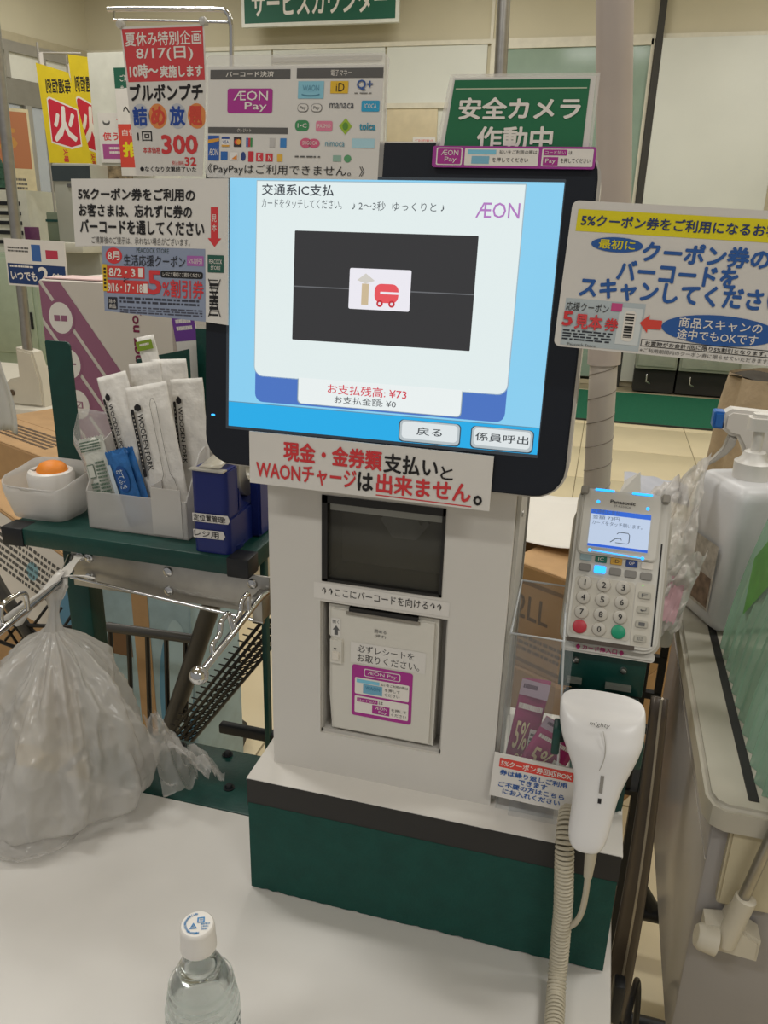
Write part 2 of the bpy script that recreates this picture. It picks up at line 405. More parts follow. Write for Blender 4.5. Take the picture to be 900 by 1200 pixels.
ring_plate('column_front', CX0, CX1, ZT, 1.345, (WIN, REC), CY, .004, COLM, k)
box('column_side', (CX0, CX0 + .004, CY + .004, .90, ZT, 1.345), COLM, k)
box('column_side', (CX1 - .004, CX1, CY + .004, .86, ZT, 1.345), COLM, k)
box('column_side_cover', (CX1 + .0003, CX1 + .004, CY + .010, .80, ZT + .001, 1.345), mat('side_cover', '#c4c1ba', .5), k)
box('column_back', (CX0, CX1, .896, .90, ZT, 1.345), COLM, k)
box('column_top', (CX0, CX1, CY, .90, 1.345, 1.349), COLM, k)
lathe('side_screw', [(0, .0016), (.003, .0014), (.0034, 0)], STEEL, k, M=Matrix.Translation((CX1 + .004, .745, 1.288)) @ Matrix.Rotation(R(90), 4, 'Y'), seg=12)
# scanner window
sw = box('scanner_window', (WIN[0], WIN[1], CY + .05, CY + .054, WIN[2], WIN[3]), mat('scanner_dark', '#8a887e', .25, var=.15, vs=15), k)
fm = mat('window_frame_black', '#1e1d1c', .4)
a, b, c_, d_ = WIN
for q in ((a, a + .006, CY - .001, CY + .05, c_, d_), (b - .003, b, CY - .001, CY + .05, c_, d_), (a, b, CY - .001, CY + .05, d_ - .008, d_), (a, b, CY - .001, CY + .05, c_, c_ + .003)):
    box('window_frame', q, fm, sw)
box('window_pane', (a + .006, b - .003, CY + .0045, CY + .006, c_ + .003, d_ - .008), mat('scanner_pane', '#5a5850', .05, var=0, alpha=.38), sw)
box('light_bar', (a + .008, b - .004, CY + .0025, CY + .0043, d_ - .016, d_ - .009), mat('light_bar', '#8f8f88', .2), sw)
hx = [(-.176 + .026 * math.cos(R(60 * i)), 1.262 + .022 * math.sin(R(60 * i))) for i in range(6)]
prism('scan_engine', hx, 0, .02, mat('scan_engine', '#a8aaa2', .3), sw, local=False, M=Matrix.Translation((0, CY + .049, 0)) @ Matrix.Rotation(R(90), 4, 'X'), bev=.006)
# printer recess and door
rc = box('printer_recess', (REC[0], REC[1], CY + .03, CY + .034, REC[2], REC[3]), mat('recess_white', '#bebab3', .55), k)
for q in ((REC[0] - .001, REC[0] + .002, CY + .004, CY + .032, REC[2], REC[3]), (REC[1] - .002, REC[1] + .001, CY + .004, CY + .032, REC[2], REC[3]), (REC[0], REC[1], CY + .004, CY + .032, REC[2] - .001, REC[2] + .004), (REC[0], REC[1], CY + .004, CY + .032, REC[3] - .001, REC[3] + .002)):
    box('recess_wall', q, mat('recess_white', '#bebab3', .55), rc)
DX0, DX1, DZ0, DZ1 = -.2485, -.1285, 1.0165, 1.1705
PM = plane_M(0, CY + .03, 0)          # local (x, z) plane, +z to the viewer
def notch_door():
    pts = [(DX0 + .004, DZ0), (DX1, DZ0), (DX1, DZ1), (DX0, DZ1), (DX0, 1.134), (DX0 + .003, 1.130), (DX0 + .001, 1.124), (DX0 + .006, 1.119), (DX0 + .001, 1.112), (DX0 + .001, 1.06)]
    return pts
DOORM = mat('printer_door', '#d4d0c6', .45, var=.02)
pd = prism('printer_door', notch_door(), 0, .028, DOORM, k, local=False, M=PM, bev=.004)
prism('paper_slot', [(-.225, 1.1665), (-.1505, 1.1665), (-.1505, 1.1712), (-.225, 1.1712)], .010, .0286, mat('slot_black', '#201f1e', .6), pd)
prism('tear_bar', [(-.228, 1.1635), (-.148, 1.1635), (-.148, 1.1668), (-.228, 1.1668)], .0285, .030, mat('tear_grey', '#8d877d', .5), pd, bev=.0005)
prism('latch', rring(DX0 + .003, DX0 + .0175, 1.1025, 1.1325, .002), .028, .031, DOORM, pd, bev=.001)
prism('latch_grip', rring(DX0 + .006, DX0 + .0145, 1.108, 1.118, .0015), .031, .033, mat('latch_pale', '#ddd6ca', .4), pd, bev=.001)
prism('latch_mark', [(DX0 + .0075, 1.122), (DX0 + .011, 1.122), (DX0 + .0092, 1.119)], .031, .0312, BK, pd)
sf = Fr(pd, 1, 1, 0, 0, z=.0283)
def ms(fr_, s, x0, z0, x1, z1, m, l=1, **kw): return txt(fr_.o, s, x0, z0, x1, z1, fr_.zz(l), m, **kw)
patch(pd, rring(DX0 + .0035, DX0 + .0145, 1.135, 1.1565, .001), .0284, PAPER, 'sticker')
ms(sf, '開く', DX0 + .0055, 1.150, DX0 + .0125, 1.1542, GR)
patch(pd, [(DX0 + .0075, 1.1365), (DX0 + .0115, 1.1365), (DX0 + .0115, 1.1425), (DX0 + .0135, 1.1425), (DX0 + .0095, 1.148), (DX0 + .0055, 1.1425), (DX0 + .0075, 1.1425)], sf.zz(1), GR, 'arrow')
ms(sf, '閉める', -.1965, 1.1462, -.1835, 1.1505, GR); ms(sf, '(押す)', -.196, 1.1405, -.184, 1.1448, GR)
patch(pd, rring(-.2225, -.140, 1.1065, 1.1315, .0005), .0284, PAPER, 'sticker')
ms(sf, '必ずレシートを', -.2150, 1.1205, -.1525, 1.1292, BK); ms(sf, 'お取りください。', -.2150, 1.1085, -.1465, 1.1180, BK)
st = patch(pd, rring(-.2205, -.1530, 1.0405, 1.1045, .003), .0284, PUR, 'sticker')
s2 = Fr(pd, .0675, .064, -.2205, 1.0405, .0286)
s2.rect(.20, .05, .80, .20, WH, 0, .002); s2.rect(.215, .065, .785, .185, PUR, 1, .0018); s2.t('ÆON Pay', .26, .085, .74, .165, WH, 2)
s2.rect(.05, .24, .95, .56, WH, 0, .0015); s2.rect(.05, .60, .95, .93, WH, 0, .0015)
s2.rect(.08, .27, .46, .335, LBL, 1); s2.t('払いをご利用の際は', .48, .275, .93, .33, BK)
s2.rect(.19, .35, .51, .53, ink('#6fa9c4'), 1); s2.t('WAON', .23, .38, .47, .45, ink('#3f7fa0'), 2); s2.t('を押して', .55, .37, .80, .43, BK); s2.t('ください', .55, .46, .80, .52, BK)
s2.rect(.09, .63, .44, .71, PUR, 1, .001); s2.t('コード払い', .11, .645, .42, .695, WH, 2); s2.t('は', .46, .64, .53, .70, BK)
s2.rect(.35, .73, .64, .90, PUR, 1); s2.t('ÆON', .40, .745, .60, .805, WH, 2); s2.t('Pay', .46, .825, .60, .885, WH, 2); s2.t('を押して', .67, .74, .92, .80, BK); s2.t('ください', .67, .83, .92, .89, BK)
# strip label under the window
kl = mk('strip_label', [(-.2635, CY - .0004, 1.178), (-.118, CY - .0004, 1.1785), (-.118, CY - .0004, 1.1945), (-.2635, CY - .0004, 1.1965)], [(0, 1, 2, 3)], PAPER, k)
lt = txt(k, '↑↑ここにバーコードを向ける↑↑', 0, 0, 1, 1, 0, BK); 
lt.matrix_parent_inverse = WM[k].inverted(); lt.matrix_basis = Matrix.Translation((-.2545, CY - .0008, 1.1830)) @ Matrix.Rotation(R(90), 4, 'X') @ Matrix.Diagonal((.129, .0098, 1, 1))
# monitor
MM = plane_M(-.192, .690, 1.36, tilt=6)
SX = .192
def mr(x0, x1, y0, y1, r): return rring(x0 + SX, x1 + SX, y0, y1, r)
mon = prism('monitor', mr(-.3685, -.0155, -.037, .261, .030), -.046, -.004, mat('monitor_casing', '#d5d0c8', .4, var=.02), k, local=False, M=MM, bev=.004)
prism('bezel', mr(-.3665, -.0180, -.0345, .2585, .027), -.004, 0, BEZEL, mon, bev=.0015)
prism('screen_frame', mr(-.3440, -.0430, .0005, .2310, .001), 0, .0006, mat('screen_frame', '#4a525c', .4), mon)
SCR = glow('#8cd0f2', .95)
prism('screen', mr(-.3410, -.0440, .0035, .2285, .0005), .0006, .0009, SCR, mon)
def scr(x0, y0, x1, y1, col, l, r=0, s=1.0, name='screen_panel'):
    return patch(mon, rring(x0 + SX, x1 + SX, y0, y1, r, 5), .0010 + l * .0002, glow(col, s), name)
def stx(s, x0, y0, x1, y1, col, l=3, bold=0, slant=0):
    return txt(mon, s, x0 + SX, y0, x1 + SX, y1, .0010 + l * .0002, glow(col, .9), bold, name='screen_lettering', slant=slant)
scr(-.3410, .0035, -.0440, .0268, '#27a9e4', 0)
scr(-.3410, .0268, -.0440, .0276, '#5d8ea8', 1)
scr(-.3135, .0292, -.0752, .10, '#4a72bf', 1, (.008, 0, 0, .008))
scr(-.3150, .0530, -.0745, .2270, '#9fb4bd', 1, (.009, 0, 0, .009))
scr(-.3142, .0538, -.0753, .2262, '#dfeaea', 2, (.0085, 0, 0, .0085))
scr(-.2705, .0306, -.1140, .0545, '#8fa2ac', 2, (.004, 0, 0, .004)); scr(-.2695, .0312, -.1148, .0550, '#e6eded', 3, (.004, 0, 0, .004))
scr(-.2770, .0893, -.1108, .1852, '#38383a', 3, .001, .85)
# the dark picture on the page shows a slot and a card; glass sheen is painted as a pale line
scr(-.2770, .1365, -.1108, .1375, '#6a6c70', 4, 0, .9)
scr(-.2236, .1198, -.1672, .1550, '#e8e6ee', 5, .0015)
scr(-.2118, .1238, -.2052, .1420, '#c9b695', 6)
patch(mon, [(-.2165 + SX, .1448), (-.2085 + SX, .1508), (-.2000 + SX, .1448), (-.2085 + SX, .1420)], .0022, glow('#d8d4cc', .9), 'screen_panel')
scr(-.1998, .1262, -.1778, .1425, '#e2545c', 6, .006); scr(-.1945, .1338, -.1770, .1358, '#e8e6ee', 7)
for cx in (-.1945, -.1835):
    patch(mon, [(cx + SX + .003 * math.cos(R(20 * q)), .1255 + .003 * math.sin(R(20 * q))) for q in range(18)], .0025, glow('#c8323c', .9), 'screen_panel')
    patch(mon, [(cx + SX + .0014 * math.cos(R(40 * q)), .1255 + .0014 * math.sin(R(40 * q))) for q in range(9)], .0027, glow('#e8e6ee', .9), 'screen_panel')
stx('交通系IC支払', -.3095, .2145, -.2415, .2240, '#3a4048', bold=.012)
stx('カードをタッチしてください。', -.3095, .2040, -.2335, .2115, '#4a5056')
stx('♪ 2～3秒  ゆっくりと ♪', -.2240, .2035, -.1420, .2110, '#4a5056')
stx('ÆON', -.1150, .1995, -.0780, .2120, '#b77fc4', bold=.004)
stx('お支払残高: ¥73', -.2405, .0425, -.1650, .0515, '#d63a4c', 5, bold=.006)
stx('お支払金額: ¥0', -.2335, .0340, -.1745, .0410, '#3c4044', 5)
for x0, x1, s_ in ((-.1705, -.1130, '戻る'), (-.1040, -.0480, '係員呼出')):
    scr(x0, .0040, x1, .0245, '#3d5564', 2, .004, .8, 'button'); scr(x0 + .001, .0050, x1 - .001, .0242, '#b9c3c7', 3, .004, .9, 'button'); scr(x0 + .003, .0075, x1 - .003, .0228, '#dfe6e8', 4, .0035, .95, 'button')
    stx(s_, (x0 + x1) / 2 - .0062 * len(s_) / (1.05 if len(s_) > 2 else 1.05) , .0115, (x0 + x1) / 2 + .0062 * len(s_) / 1.05, .0190, '#42484c', 5, .008)
patch(mon, [(-.3577 + SX + .0022 * math.cos(R(20 * q)), .0125 + .0010 * math.sin(R(20 * q))) for q in range(18)], .0004, glow('#38a8ff', 2.0), 'power_light')
prism('side_vent', mr(-.0165, -.0150, .05, .07, .0002), -.03, -.012, mat('vent_grey', '#9a968e', .5), mon)
# neck plate joining screen and column
box('monitor_mount', (-.25, -.13, .72, .80, 1.349, 1.46), BLACKP, k, bev=.004)

# ================================================================ papers stuck to the kiosk
# 1 no-cash notice
o, f = sign('cash_notice', 'white notice with red and black text under the touch screen', 'notice', .236, .0515, plane_M(-.1995, .6838, 1.3090, tilt=1.5, roll=-.4), PAPER)
f.t('現金・金券類', .15, .11, .565, .49, RED, bold=.028); f.t('支払い', .572, .14, .79, .50, BK, bold=.02); f.t('と', .80, .27, .85, .51, BK, bold=.01)
f.t('WAONチャージ', .03, .53, .462, .89, RED, bold=.02); f.t('は', .467, .54, .532, .90, BK, bold=.026)
f.t('出来ません', .545, .52, .925, .90, RED, bold=.026); f.t('。', .935, .73, .97, .92, BK, bold=.02); f.line(.545, .945, .93, .955, .0011, RED)
# 2 laminated payment brands sheet
o, f = sign('payment_sheet', 'laminated sheet of payment logos clipped on the top left of the screen', 'notice', .168, .101, plane_M(-.2825, .7138, 1.5860, tilt=6, roll=-.6), FILM, r=.006, thick=.0006)
prism('paper_insert', rring(-.0815, .0800, .0005, .0920, .001), -.0004, .0008, LAM, o)
f.z = .0012
G5 = ink('#5a5856')
f.rect(.03, .115, .48, .19, G5); f.t('バーコード決済', .12, .13, .39, .175, WH, bold=.01); f.rect(.515, .11, .975, .185, G5); f.t('電子マネー', .70, .125, .81, .17, WH)
f.rect(.13, .265, .385, .46, PUR, 0, .002); f.t('ÆON', .165, .285, .36, .36, WH, bold=.005); f.t('Pay', .23, .375, .355, .45, WH, bold=.005)
f.rect(.02, .575, .475, .625, G5); f.t('クレジット', .19, .585, .27, .615, WH)
f.rect(.02, .645, .085, .85, ink('#2d5aa8')); f.poly([(.02, .68), (.085, .665), (.085, .69), (.02, .71)], ink('#d69a3c'), 1); f.t('ÆON', .026, .755, .079, .81, WH)
for u0, u1, v0, v1, c in ((.10, .145, .655, .735, '#eae6e0'), (.17, .215, .655, .735, '#3a3234'), (.24, .28, .655, .74, '#e8e4de'), (.375, .405, .66, .735, '#bcb8b4'), (.435, .47, .66, .735, '#3a7fc0'), (.095, .135, .775, .845, '#2c66ae'), (.15, .195, .78, .845, '#e6e2dc'), (.255, .285, .77, .855, '#c8323c'), (.30, .34, .78, .85, '#d23c46'), (.355, .395, .785, .85, '#cc343c'), (.42, .45, .79, .85, '#e0b040')):
    f.rect(u0, v0, u1, v1, ink(c))
f.rect(.10, .655, .145, .672, ink('#2d4a90'), 1); f.rect(.10, .72, .145, .735, ink('#d8a040'), 1); f.t('VISA', .104, .682, .141, .71, ink('#2d4a90')); f.ell(.175, .672, .20, .718, ink('#d8463a'), 1); f.ell(.187, .672, .212, .718, ink('#e6a03c'), 2)
f.rect(.242, .66, .253, .735, ink('#2a6ab0'), 1); f.rect(.254, .66, .266, .735, ink('#c83a44'), 1); f.rect(.267, .66, .278, .735, ink('#3a8a4c'), 1); f.ell(.212, .775, .24, .85, ink('#30447e')); f.t('K', .312, .79, .33, .84, WH); f.poly([(.16, .835), (.19, .80), (.19, .84)], ink('#e08a3a'), 1); f.t('N', .37, .8, .385, .838, WH)
f.rect(.525, .21, .665, .345, ink('#86bfd2')); f.t('WAON', .55, .24, .64, .285, ink('#5a90a8')); f.ell(.545, .30, .645, .328, ink('#5a90a8'), 1); f.ell(.55, .296, .64, .319, ink('#86bfd2'), 2)
f.rect(.70, .21, .795, .305, ink('#dcb22c')); f.t('iD', .73, .225, .775, .29, BK); f.t('Q+', .84, .20, .925, .285, ink('#3a5a98'), bold=.02); f.strokes(.83, .30, .92, .312, 1, G5)
for u0 in (.525, .60): f.rect(u0, .385, u0 + .06, .45, G5, 0, .003); f.rect(u0 + .002, .389, u0 + .058, .446, LAM, 1, .003); f.t('Pay', u0 + .014, .403, u0 + .046, .436, G5, 2)
f.t('manaca', .70, .38, .83, .42, ink('#3c4048')); f.rect(.87, .36, .965, .445, ink('#2f9cc6'), 0, .001); f.t('ICOCA', .885, .385, .95, .42, WH)
f.rect(.515, .515, .592, .60, ink('#3f8a58'), 0, .0035); f.t('1•C', .53, .54, .58, .575, WH); f.rect(.63, .52, .72, .60, ink('#d87f98'), 0, .0015); f.t('PASMO', .64, .545, .71, .575, WH)
f.poly([(.755, .56), (.79, .495), (.825, .56), (.79, .625)], ink('#9ab83a')); f.ell(.775, .53, .805, .59, ink('#5f8f3a'), 1); f.t('toica', .865, .53, .95, .59, ink('#2a93b0'), bold=.02)
f.ell(.545, .655, .61, .735, ink('#cf5f80')); f.ell(.59, .66, .655, .735, ink('#cf5f80')); f.t('SUGOCA', .56, .68, .64, .71, WH); f.t('nimoca', .685, .67, .79, .72, ink('#4a93a8')); f.rect(.83, .655, .95, .73, ink('#a9cfda'))
f.strokes(.52, .80, .66, .82, 1, G5, seed=3); f.rect(.73, .79, .775, .84, ink('#8fb0a0')); f.ell(.79, .785, .83, .845, ink('#5a9a6a'))
f.t('《PayPayはご利用できません。》', .02, .875, .905, .968, BK)
# 3 camera notice
o, f = sign('camera_notice', 'green security camera notice with white characters above the screen', 'notice', .126, .064, plane_M(-.0885, .7150, 1.6020, tilt=6, roll=-.3), FILM, r=.002, thick=.0006,
            outline=[(-.0665, 0), (.063, 0), (.063, .0665), (-.0565, .0665)])
prism('paper_insert', [(-.0632, 0), (.0605, .0005), (.0600, .0640), (-.0535, .0640)], -.0004, .0008, LAM, o); f.z = .0012
GS = ink('#1c6b45'); f.poly([(.035, .95), (.94, .95), (.945, .03), (.085, .03)], GS); f.line(.095, .135, .93, .135, .0009, ink('#b9c2a8'), 1)
f.t('安全カメラ', .125, .235, .905, .50, WH, 2, .026); f.t('作動中', .26, .575, .75, .87, WH, 2, .022)
o, f = sign('pay_strip', 'narrow magenta bordered payment strip below the green camera notice', 'notice', .133, .0165, plane_M(-.0880, .7105, 1.5975, tilt=6, roll=-.3), ink('#a23a94'), r=.002)
f.rect(.025, .08, .19, .90, WH, 0, .0012); f.rect(.033, .13, .182, .85, PUR, 1, .001); f.t('ÆON', .055, .2, .165, .45, WH, 2); f.t('Pay', .08, .52, .155, .8, WH, 2)
f.rect(.205, .10, .66, .90, WH, 0, .0008); f.rect(.225, .17, .40, .38, LBL, 1); f.t('払いをご利用の際は', .42, .18, .65, .36, BK); f.rect(.25, .47, .36, .82, ink('#7db4cc'), 1); f.t('を押してください', .38, .52, .60, .74, BK)
f.rect(.68, .10, .985, .90, WH, 0, .0008); f.rect(.69, .14, .83, .40, PUR, 1, .0004); f.t('コード払い', .70, .19, .82, .35, WH, 2); f.t('は', .84, .19, .86, .35, BK); f.rect(.69, .48, .78, .86, PUR, 1); f.t('Pay', .705, .55, .765, .8, WH, 2); f.t('を押してください', .795, .52, .97, .74, BK)
# 4 left coupon notice (L-shaped sheet)
W4, H4 = .162, .128
def p4(u, v): return (-W4 / 2 + u * W4, H4 * (1 - v))
o, f = sign('coupon_notice', 'white coupon reminder with a blue sample coupon left of the screen', 'notice', W4, H4, plane_M(-.4195, .6920, 1.4587, tilt=6, roll=.3), PAPER,
            outline=[p4(.195, .945), p4(.86, .985), p4(1, 1), p4(1, 0), p4(0, .01), p4(.01, .485), p4(.19, .475)])
f.t('5%クーポン券をご利用の', .045, .07, .80, .155, BK, bold=.026); f.t('お客さまは、忘れずに券の', .045, .18, .78, .272, BK, bold=.026); f.t('バーコードを通してください', .05, .29, .855, .39, BK, bold=.026)
f.t('ご精算後のご提示は、承れない場合がございます。', .125, .408, .765, .46, G5)
f.poly([(.895, .19), (.94, .19), (.94, .40), (.96, .40), (.918, .46), (.875, .40), (.895, .40)], RED); f.t('見', .902, .24, .932, .29, WH); f.t('本', .902, .305, .932, .355, WH)
f.poly([(.195, .945), (.86, .985), (.86, .475), (.19, .475)], ink('#8d97ae')); f.ell(.215, .485, .325, .60, RED, 1); f.t('8月', .23, .51, .31, .575, WH, 2, .02)
f.t('PEACOCK STORE', .42, .482, .63, .515, ink('#3a4a44')); f.t('生活応援クーポン', .335, .53, .735, .61, ink('#2a2c34'), 2, .006); f.rect(.745, .525, .85, .595, ink('#a862a8'), 1)
f.t('5%割引', .755, .54, .84, .58, WH, 2)
f.rect(.215, .615, .47, .70, ink('#cf3f3c'), 1); f.t('8/2', .235, .63, .32, .69, WH, 2, .02); f.t('・3', .34, .63, .41, .69, WH, 2, .02); f.rect(.43, .625, .46, .69, WH, 2); f.t('と', .33, .695, .37, .73, BK, 3)
f.rect(.215, .715, .495, .81, ink('#cf3f3c'), 1); f.t('9/16・17・18', .225, .74, .455, .80, WH, 2, .02); f.rect(.46, .735, .488, .80, WH, 2); f.rect(.192, .605, .222, .80, ink('#d9b52c'), 2); f.strokes(.2, .63, .215, .79, 6, BK, 3)
f.rect(.575, .635, .845, .685, BK, 1, .002); f.t('レジにて最初にご提示ください', .59, .645, .83, .675, WH, 2)
f.t('5', .49, .635, .58, .81, RED, 2, .02); f.t('%割引券', .585, .695, .85, .825, RED, 2, .015)
f.strokes(.30, .835, .82, .89, 2, ink('#3a3c48'), seed=5); f.strokes(.30, .905, .84, .96, 3, ink('#4a4c5a'), seed=6); f.rect(.22, .84, .285, .93, ink('#2c2e38'), 1, .001); f.t('除外', .23, .855, .275, .885, WH, 2); f.t('商品', .23, .892, .275, .922, WH, 2)
f.rect(.875, .515, .975, .635, ink('#24584a'), 1); f.t('PEACOCK', .885, .545, .965, .575, WH, 2); f.t('STORE', .895, .59, .955, .615, WH, 2)
f.bars(.885, .685, .94, .94, BK, vertical=False, n=20); f.line(.88, .68, .955, .945, .0008, BK, 2); f.line(.955, .68, .88, .945, .0008, BK, 2); f.strokes(.965, .70, .975, .93, 9, G5)
# 5 right coupon notice
W5, H5 = .176, .1105
o, f = sign('scan_notice', 'white coupon scanning notice with yellow band and blue characters right of the screen', 'notice', W5, H5, plane_M(.0505, .6655, 1.4595, tilt=3, roll=-1.9), LAM, r=.005)
def g5(u): return u * .165 / .176
def F5(s, u0, v0, u1, v1, m, l=1, b=0): f.t(s, g5(u0), v0, g5(u1), v1, m, l, b)
YEL = ink('#e0d21c'); NB = ink('#2a5aa0')
f.rect(g5(.03), .055, .99, .20, YEL); F5('5%クーポン券をご利用になるお客さま', .05, .085, 1.02, .165, ink('#2a3a6a'), 1, .02)
f.ell(g5(.11), .225, g5(.345), .325, NB, 1); F5('最初に', .145, .242, .31, .305, YEL, 2, .015)
F5('クーポン券の', .345, .235, .90, .375, NB, 1, .034); F5('バーコードを', .245, .37, .78, .51, NB, 1, .034); F5('スキャンしてください', .085, .50, 1.0, .645, NB, 1, .034)
f.rect(g5(.03), .655, g5(.40), .985, ink('#b6c0c4'), 0); f.rect(g5(.285), .69, g5(.392), .945, ink('#d3d8d8'), 1); f.rect(g5(.31), .71, g5(.365), .92, WH, 2, .003); f.bars(g5(.318), .73, g5(.357), .90, BK, 3, vertical=False, n=18)
F5('応援クーポン', .035, .68, .235, .74, BK, 2); f.rect(g5(.245), .665, g5(.295), .72, ink('#c84c86'), 2); F5('5', .025, .745, .075, .85, RED, 3, .03); F5('見本', .085, .755, .215, .865, ink('#d8484c'), 4, .03); F5('券', .225, .77, .29, .86, RED, 3, .02)
f.strokes(g5(.035), .875, g5(.27), .955, 4, ink('#30343c'), seed=9); F5('Peacock Store', .065, .965, .20, .985, G5, 2)
f.poly([(g5(.385), .785), (g5(.425), .725), (g5(.425), .757), (g5(.485), .757), (g5(.485), .82), (g5(.425), .82), (g5(.425), .85)], ink('#d8483c'), 2)
f.ell(g5(.485), .69, g5(1.0), .895, NB, 1); F5('商品スキャンの', .56, .72, .925, .79, WH, 2, .008); F5('途中でもOKです', .56, .80, .915, .87, WH, 2, .008)
f.rect(g5(.405), .895, g5(.985), .945, BK, 0); f.rect(g5(.409), .901, g5(.981), .939, LAM, 1); F5('お買物がお会計1回に限り5%割引となります。', .425, .905, .965, .936, BK, 2, .008); F5('※ご利用期間内のクーポン券に限らせていただきます。', .405, .955, .985, .985, G5, 1)
# ================================================================ bag rack with shelf (left of the kiosk)
rk = thing('bag_rack', 'dark green metal bag rack with shelf and chrome arms left of the kiosk', 'rack', (-.6, .95, 0))
box('shelf', (-.800, -.4195, .8855, 1.48, 1.104, 1.13), GREEN, rk, bev=.003)
for x0, x1 in ((-.8025, -.767), (-.449, -.417)):
    box('corner_cap', (x0, x1, .8835, .9175, 1.1025, 1.1305), BLACKP, rk, bev=.002)
bp = box('bracket_plate', (-.70, -.3935, .8975, .9015, 1.047, 1.1035), STEEL, rk, bev=.001)
for x, z in ((-.6695, 1.0945), (-.6725, 1.0635), (-.6835, 1.0945), (-.5448, 1.0905), (-.5452, 1.0616), (-.4178, 1.0911), (-.4185, 1.0603)):
    lathe('bolt', [(0, .0052), (.003, .005), (.0066, .0028), (.0076, 0)], CHROME, bp, M=Matrix.Translation((x, .8975, z)) @ Matrix.Rotation(R(90), 4, 'X'), seg=14)
box('corner_bracket', (-.408, -.3935, .872, .8975, 1.049, 1.085), STEEL, rk, bev=.001)
box('post', (-.7485, -.7085, .94, .975, .0, 1.104), GREEN, rk, bev=.003)
box('post', (-.447, -.439, .985, 1.0, .0, 1.104), GREEN, rk, bev=.002)
box('foot_bar', (-.7485, -.435, .955, .985, .002, .03), BLACKP, rk, bev=.003)
box('floor_strut', (-.53, -.434, .99, 1.005, .765, .782), BLACKP, rk, bev=.003)
# upright side plates above the shelf
def up_plate(x0, x1, zl, zr, y, r=.006):
    pts = [(x0, 1.13), (x1, 1.13), (x1, zr), (x0, zl)]
    return prism('upright_plate', pts, -.0015, .0015, GREEN, rk, local=False, M=plane_M(0, y, 0))
prism('upright_plate', rring(-.828, -.784, 1.13, 1.371, (0, .008, .003, 0)), -.0015, .0015, GREEN, rk, local=False, M=plane_M(0, 1.06, 0))
up_plate(-.671, -.583, 1.352, 1.373, 1.06)
up_plate(-.583, -.545, 1.40, 1.40, 1.085)
# chrome arms towards the customer
tube('arm', smoothpath([(-.3955, .893, 1.083), (-.395, .885, 1.085), (-.392, .86, 1.089), (-.383, .77, 1.092), (-.3755, .672, 1.0927)], 4), .0042, CHROME, rk)
bm = bmesh.new(); bmesh.ops.create_uvsphere(bm, u_segments=14, v_segments=10, radius=.0105); frombm('arm_ball', bm, CHROME, rk, M=Matrix.Translation((-.3752, .664, 1.0927)), smooth=True)
tube('arm', [(-.701, .897, 1.0925), (-.6950, .885, 1.0925), (-.6585, .8156, 1.0927), (-.6397, .6803, 1.0927), (-.632, .62, 1.0927)], .0042, CHROME, rk)
tube('cross_bar', [(-.695, .8855, 1.066), (-.55, .8855, 1.054), (-.398, .8855, 1.042)], .0026, CHROME, rk)
tube('cross_bar', [(-.695, .8865, 1.0755), (-.69, .885, 1.075)], .0026, CHROME, rk)
for y in (.80, .745):
    tube('hook', smoothpath([(-.388 + (.80 - y) * .1, y + .02, 1.092), (-.389, y + .022, 1.112), (-.387, y + .012, 1.118), (-.386, y - .004, 1.116), (-.385, y - .012, 1.104), (-.384, y - .030, 1.102), (-.383, y - .034, 1.0935)], 5), .0032, CHROME, rk)
tube('hook', smoothpath([(-.645, .735, 1.093), (-.645, .735, 1.115), (-.6455, .722, 1.120), (-.6465, .70, 1.119), (-.646, .692, 1.108), (-.646, .692, 1.094)], 5), .0032, CHROME, rk)

# ---- goods on the shelf
FROST = mat('frosted_plastic', '#e2dfdb', .35, var=.03, alpha=.62, tl=.35)
FROST2 = mat('frosted_tray', '#dedbd7', .35, var=.03, alpha=.58, tl=.35)
# round cup with the desk moistener
def blob_cup(cx, cy, w, d, z0, z1, m, parent, name):
    def fn(u, v):
        a = 2 * math.pi * u; s = .80 + .20 * min(1, v * 1.6); e = .42
        x = math.copysign(abs(math.cos(a)) ** e, math.cos(a)) * w / 2 * s; y = math.copysign(abs(math.sin(a)) ** e, math.sin(a)) * d / 2 * s
        return (cx + x, cy + y, z0 + (z1 - z0) * v + (.012 * math.sin(a) if v > .99 else 0))
    return grid(name, fn, 40, 6, m, parent, thick=.0016, closeu=True)
t = thing('plastic_cup', 'frosted clear plastic bowl on the left end of the green shelf', 'bowl', (-.772, .957, 1.13))
blob_cup(-.772, .957, .112, .085, 1.1308, 1.192, FROST, t, 'wall')
prism('bottom', rring(-.812, -.733, .932, .982, .02), 1.1305, 1.1325, FROST, t, local=False)
t = thing('desk_moistener', 'white round dispenser with orange dome inside the frosted bowl', 'dispenser', (-.7655, .958, 1.133))
MP = Matrix.Translation((-.7655, .958, 1.133))
lathe('body', [(0, 0), (.026, 0), (.030, .006), (.0325, .04), (.0335, .058), (.0315, .064), (.028, .066), (.024, .0645), (0, .064)], mat('moistener_white', '#e4dfd8', .35, var=.02), t, M=MP)
lathe('orange_dome', [(.0225, .064), (.021, .070), (.016, .0755), (.008, .0785), (0, .079)], mat('orange_sponge', '#e8892a', .5, var=.08), t, M=MP @ Matrix.Translation((.003, 0, 0)))
box('slot', (-.7905, -.7835, .945, .96, 1.1985, 1.2002), mat('moistener_grey', '#b9b4ac', .4), t, M=None)
